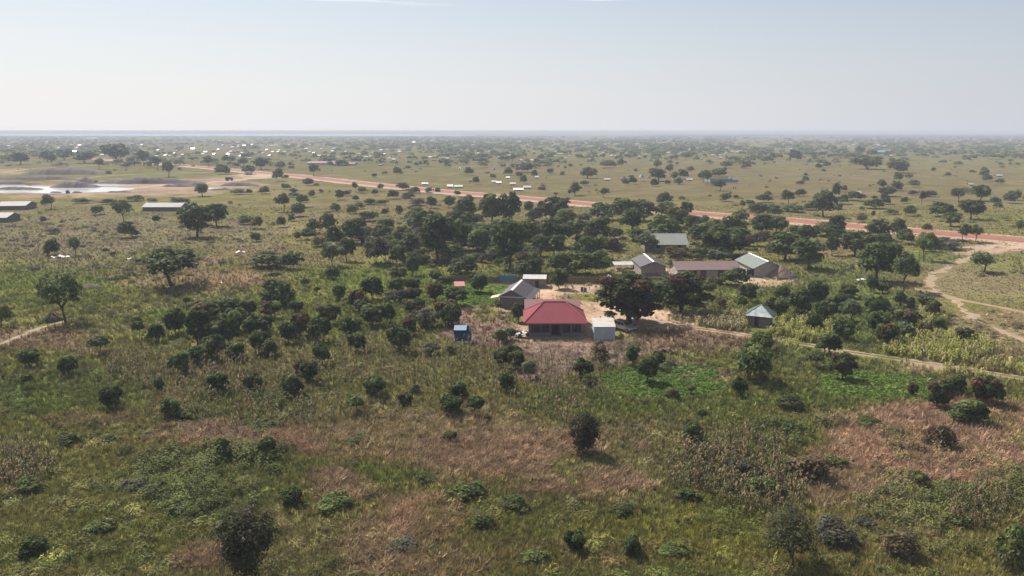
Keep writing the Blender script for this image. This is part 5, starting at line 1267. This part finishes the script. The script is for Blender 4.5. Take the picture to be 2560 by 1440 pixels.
def grow():
    # grass tussocks over the near and middle plain
    P, px, py = points(190000, -200, 2760, 515, 1560, 21)
    c, den, _, _ = cover(P[:, 0], P[:, 1]); k = ok(px, py, den, 1) & offtrack(P)
    P, px, py, c = P[k], px[k], py[k], c[k]; r = np.random.default_rng(2); n = len(P)
    far = np.clip((700-py)/200, 0, 1)
    hgt = (r.uniform(.35, .95, n)*(1-.45*far))*(.75+.6*fbm(P[:, 0], P[:, 1], 14)); wd = (r.uniform(.7, 1.3, n)*(.65+.6*far))
    lawn = inreg(px, py, [(1650,950,140,46,1),(1720,965,95,30,1),(2190,965,165,36,1),(1200,735,110,28,1),(1475,742,50,9,1),(2470,790,200,90,.6),(2430,700,140,60,.6)], P[:, 0], P[:, 1]); hgt *= np.where(lawn > 0, .35, 1)
    T = c*np.exp(r.normal(0, 1, (n, 1))*(.36-.24*far[:, None]))*(1.5-.2*far[:, None]); dry = r.random(n) < .22; T[dry] = T[dry]*.5+np.array([.22,.165,.085])*.5; grn = r.random(n) < .16; T[grn] = T[grn]*.45+np.array([.085,.105,.03])*.55
    scatter("grass", "dense tussocky savanna grass, olive green mixed with dry brown", "grass", [blade_mesh("grass_tuft", 16, .32, .38, .075, 400+i) for i in range(4)], P, np.stack([wd, wd, hgt], 1), T)
    # leafy weeds in the green parts
    r0 = np.random.default_rng(77)
    P, px, py = points(24000, -200, 2760, 640, 1560, 22)
    c, den, _, _ = cover(P[:, 0], P[:, 1]); g = (c[:, 1] > c[:, 0]*.98) ; cl = fbm(P[:, 0]+50, P[:, 1], 8)
    k = ok(px, py, den, 3) & offtrack(P, 2.2) & (r0.random(len(P)) < np.clip((cl-.40)*2.2, .02, .6)) & (g | (cl > .62))
    lw = inreg(px, py, [(1650,950,140,46,1),(1720,965,95,30,1),(2190,965,165,36,1)], P[:, 0], P[:, 1]); k &= lw == 0
    P, px, py, c = P[k], px[k], py[k], c[k]; n = len(P); s = r.uniform(.6, 1.9, n)*np.clip(.75+(fbm(P[:, 0], P[:, 1]+70, 22)-.5)*2, .5, 1.6)
    T = (np.array([.085,.115,.032])*.55 + c*.45)*r.uniform(.65, 1.45, (n, 1))
    scatter("weeds", "clumps of green leafy weeds standing in the grass", "weeds", [weed_mesh("weed_clump", 230, .55, .75, .075, 420+i, 2.0) for i in range(4)], P, np.stack([s, s, s*r.uniform(.6, 1.15, n)], 1), T)
    # hummocks of mixed scrub that give the near plain its relief
    P, px, py = points(15000, -200, 2760, 690, 1560, 31)
    c, den, _, _ = cover(P[:, 0], P[:, 1]); cl = fbm(P[:, 0]-70, P[:, 1], 11)
    lw = inreg(px, py, [(1650,950,140,46,1),(1720,965,95,30,1),(2190,965,165,36,1),(1200,735,110,28,1),(2430,700,180,70,.7)], P[:, 0], P[:, 1])
    k = (r0.random(len(P)) < np.clip((cl-.36)*2.5, .03, .75)) & ok(px, py, den, 32) & offtrack(P, 2.2) & (lw == 0)
    P, px, py, c = P[k], px[k], py[k], c[k]; n = len(P); s = r.uniform(.8, 2.5, len(px)) if False else r0.gamma(4.0, .28, n).clip(.5, 2.2)
    T = c*np.exp(r0.normal(.10, .24, (n, 1)))*(1+r0.normal(0, .06, (n, 3)))
    scatter("scrub_hummocks", "mixed scrubby hummocks of herbs and grass in the foreground", "scrub", [weed_mesh("hummock", 420, .55, .58, .052, 620+i, 3.4) for i in range(5)], P, np.stack([s, s*r0.uniform(.7, 1.3, n), s**.75*r0.uniform(.6, 1.05, n)], 1), T)
    # feathery reddish dead grass in the foreground
    P, px, py = points(70000, -200, 2760, 980, 1560, 23)
    c, den, _, _ = cover(P[:, 0], P[:, 1]); k = (np.random.default_rng(78).random(len(P)) < np.clip((c[:, 0]/c[:, 1]-1.16)*2.6, 0, .62)) & ok(px, py, den, 4)
    P, px, py, c = P[k], px[k], py[k], c[k]; n = len(P); s = r.uniform(.6, 1.25, n)
    T = (c*.6+np.array([.36,.25,.17])*.5)*np.exp(r.normal(0, .38, (n, 1)))
    scatter("dead_grass", "feathery reddish brown dead grass covering the foreground", "dead grass", [blade_mesh("dead_tuft", 20, .40, .75, .05, 440+i) for i in range(4)], P, np.stack([s, s, s*r.uniform(.7, 1.15, n)], 1), T)
    # dry stalks of harvested sorghum
    P, px, py = points(26000, -100, 2660, 830, 1440, 24)
    w = inreg(px, py, [(430,930,170,50,.8),(700,930,300,60,.35),(1000,920,250,60,.5),(1180,890,110,30,.9),(640,1030,280,60,.4),(1380,960,160,70,.25),(1800,1160,150,80,.9),(1900,1230,120,60,.7),(60,1180,80,50,.6),(2440,1290,90,60,.7),(1420,1040,60,40,.5),(1500,960,60,30,.3)], P[:, 0], P[:, 1])
    k = (r.random(len(P)) < w*.95) & ok(px, py, np.ones(len(P)), 5); P, px, py = P[k], px[k], py[k]; n = len(P); s = r.uniform(1.3, 2.5, n)
    T = np.where(r.random((n, 1)) < .55, np.array([.165,.125,.070]), np.array([.105,.105,.045]))*r.uniform(.6, 1.5, (n, 1))
    scatter("sorghum_stalks", "tall thin dry stalks of sorghum in the old fields", "stalks", [stalk_mesh("stalk", 6, .20, 460+i) for i in range(4)], P, np.stack([s, s, s], 1), T)
    # ripening maize
    P, px, py = points(16000, 1500, 2660, 770, 960, 25)
    w = inreg(px, py, [(1985,835,105,30,1),(1940,812,60,14,.8),(1780,805,120,18,.7),(2350,880,150,38,.8),(2290,850,60,20,.6),(2330,800,50,18,.7),(2470,930,120,20,.4)], P[:, 0], P[:, 1])
    k = (r.random(len(P)) < w*.75) & ok(px, py, np.ones(len(P)), 6) & offtrack(P, 1.8); P, px, py = P[k], px[k], py[k]; n = len(P); s = r.uniform(1.2, 1.9, n)
    green = np.clip((px-1830)/60, 0, 1)[:, None]*(r.random((n, 1)) < .75)
    T = (np.array([.27,.225,.12])*(1-green)+np.array([.225,.235,.055])*green)*r.uniform(.7, 1.35, (n, 1))
    scatter("maize", "ripe yellow-green maize rows around the pyramid-roofed hut and track", "maize", [stalk_mesh("maize_plant", 9, .32, 480+i, .7) for i in range(4)], P, np.stack([s, s, s], 1), T)
    # low creeping crop, bright green
    P, px, py = points(26000, 1080, 2420, 700, 1010, 26)
    w = inreg(px, py, [(1650,945,135,44,1),(1730,968,90,26,1),(2190,965,160,34,.9),(1200,735,100,24,.6)], P[:, 0], P[:, 1]); k = (r.random(len(P)) < w*.8) & ok(px, py, np.ones(len(P)), 7); P, px, py = P[k], px[k], py[k]; n = len(P); s = r.uniform(.5, 1.1, n)
    T = np.array([.105,.175,.030])*r.uniform(.7, 1.35, (n, 1))
    scatter("creeping_crop", "low bright green creeping crop plants in patches", "crop", [weed_mesh("crop_plant", 40, .5, .32, .2, 500+i, 1.2) for i in range(3)], P, np.stack([s, s, s], 1), T)
    # straw and stubble on the cleared plots
    P, px, py = points(9000, 1080, 1640, 770, 960, 27)
    w = inreg(px, py, [(1420,895,150,52,1),(1215,830,95,40,.7),(1560,880,60,24,.8),(1470,875,130,18,1)], P[:, 0], P[:, 1]); k = (r.random(len(P)) < w*.6) & ok(px, py, np.ones(len(P)), 8); P, px, py = P[k], px[k], py[k]; n = len(P); s = r.uniform(.5, 1.4, n)
    T = np.where(r.random((n, 1)) < .5, np.array([.34,.265,.185]), np.array([.17,.115,.09]))*r.uniform(.7, 1.4, (n, 1))
    scatter("straw_litter", "pale straw and stubble strewn over the cleared plots", "straw", [blade_mesh("straw", 10, .5, 1.1, .06, 520+i, top=.22) for i in range(3)], P, np.stack([s, s, s], 1), T)
    # low scrub of the middle distance, beyond what can be told apart
    P, px, py = points(9000, -200, 2760, 420, 700, 28)
    c, den, _, _ = cover(P[:, 0], P[:, 1]); cl = fbm(P[:, 0], P[:, 1]+500, 30); yroad = 604-(2560-px)*.0905
    k = (r.random(len(P)) < np.clip((cl-.42)*3, .03, .8)*.38) & ok(px, py, den, 9) & offtrack(P, 2.5) & (abs(py-yroad) > 13) & ~((px < 660) & (py > 428) & (py < 496))
    P, px, py, c = P[k], px[k], py[k], c[k]; n = len(P); s = r.uniform(.8, 2.4, n)
    T = (np.array([.075,.080,.04])*.4+c*.6)*r.uniform(.6, 1.3, (n, 1))
    scatter("low_scrub", "low dark scrub speckling the open grassland", "scrub", [weed_mesh("scrub_clump", 46, .6, .6, .24, 540+i) for i in range(4)], P, np.stack([s, s, s*r.uniform(.5, 1, n)], 1), T)
grow()

# ------------------------------------------------------------------ the hazy air over the plain
def haze():
    m = bpy.data.materials.new("haze_air"); m.use_nodes = True; n = m.node_tree; n.nodes.clear()
    out = n.nodes.new("ShaderNodeOutputMaterial"); v = n.nodes.new("ShaderNodeVolumePrincipled")
    v.inputs["Color"].default_value = (.68, .73, .84, 1); v.inputs["Density"].default_value = HAZE
    v.inputs["Density Attribute"].default_value = ""; v.inputs["Anisotropy"].default_value = 0.0
    n.links.new(v.outputs[0], out.inputs["Volume"])
    o = MB().box(-70000, 70000, -60, 30100, -1.0, 35.7).build("haze", m); setp(o, "pale dusty air lying over the plain", "haze", kind="stuff")
HAZE = 0.00026
haze()
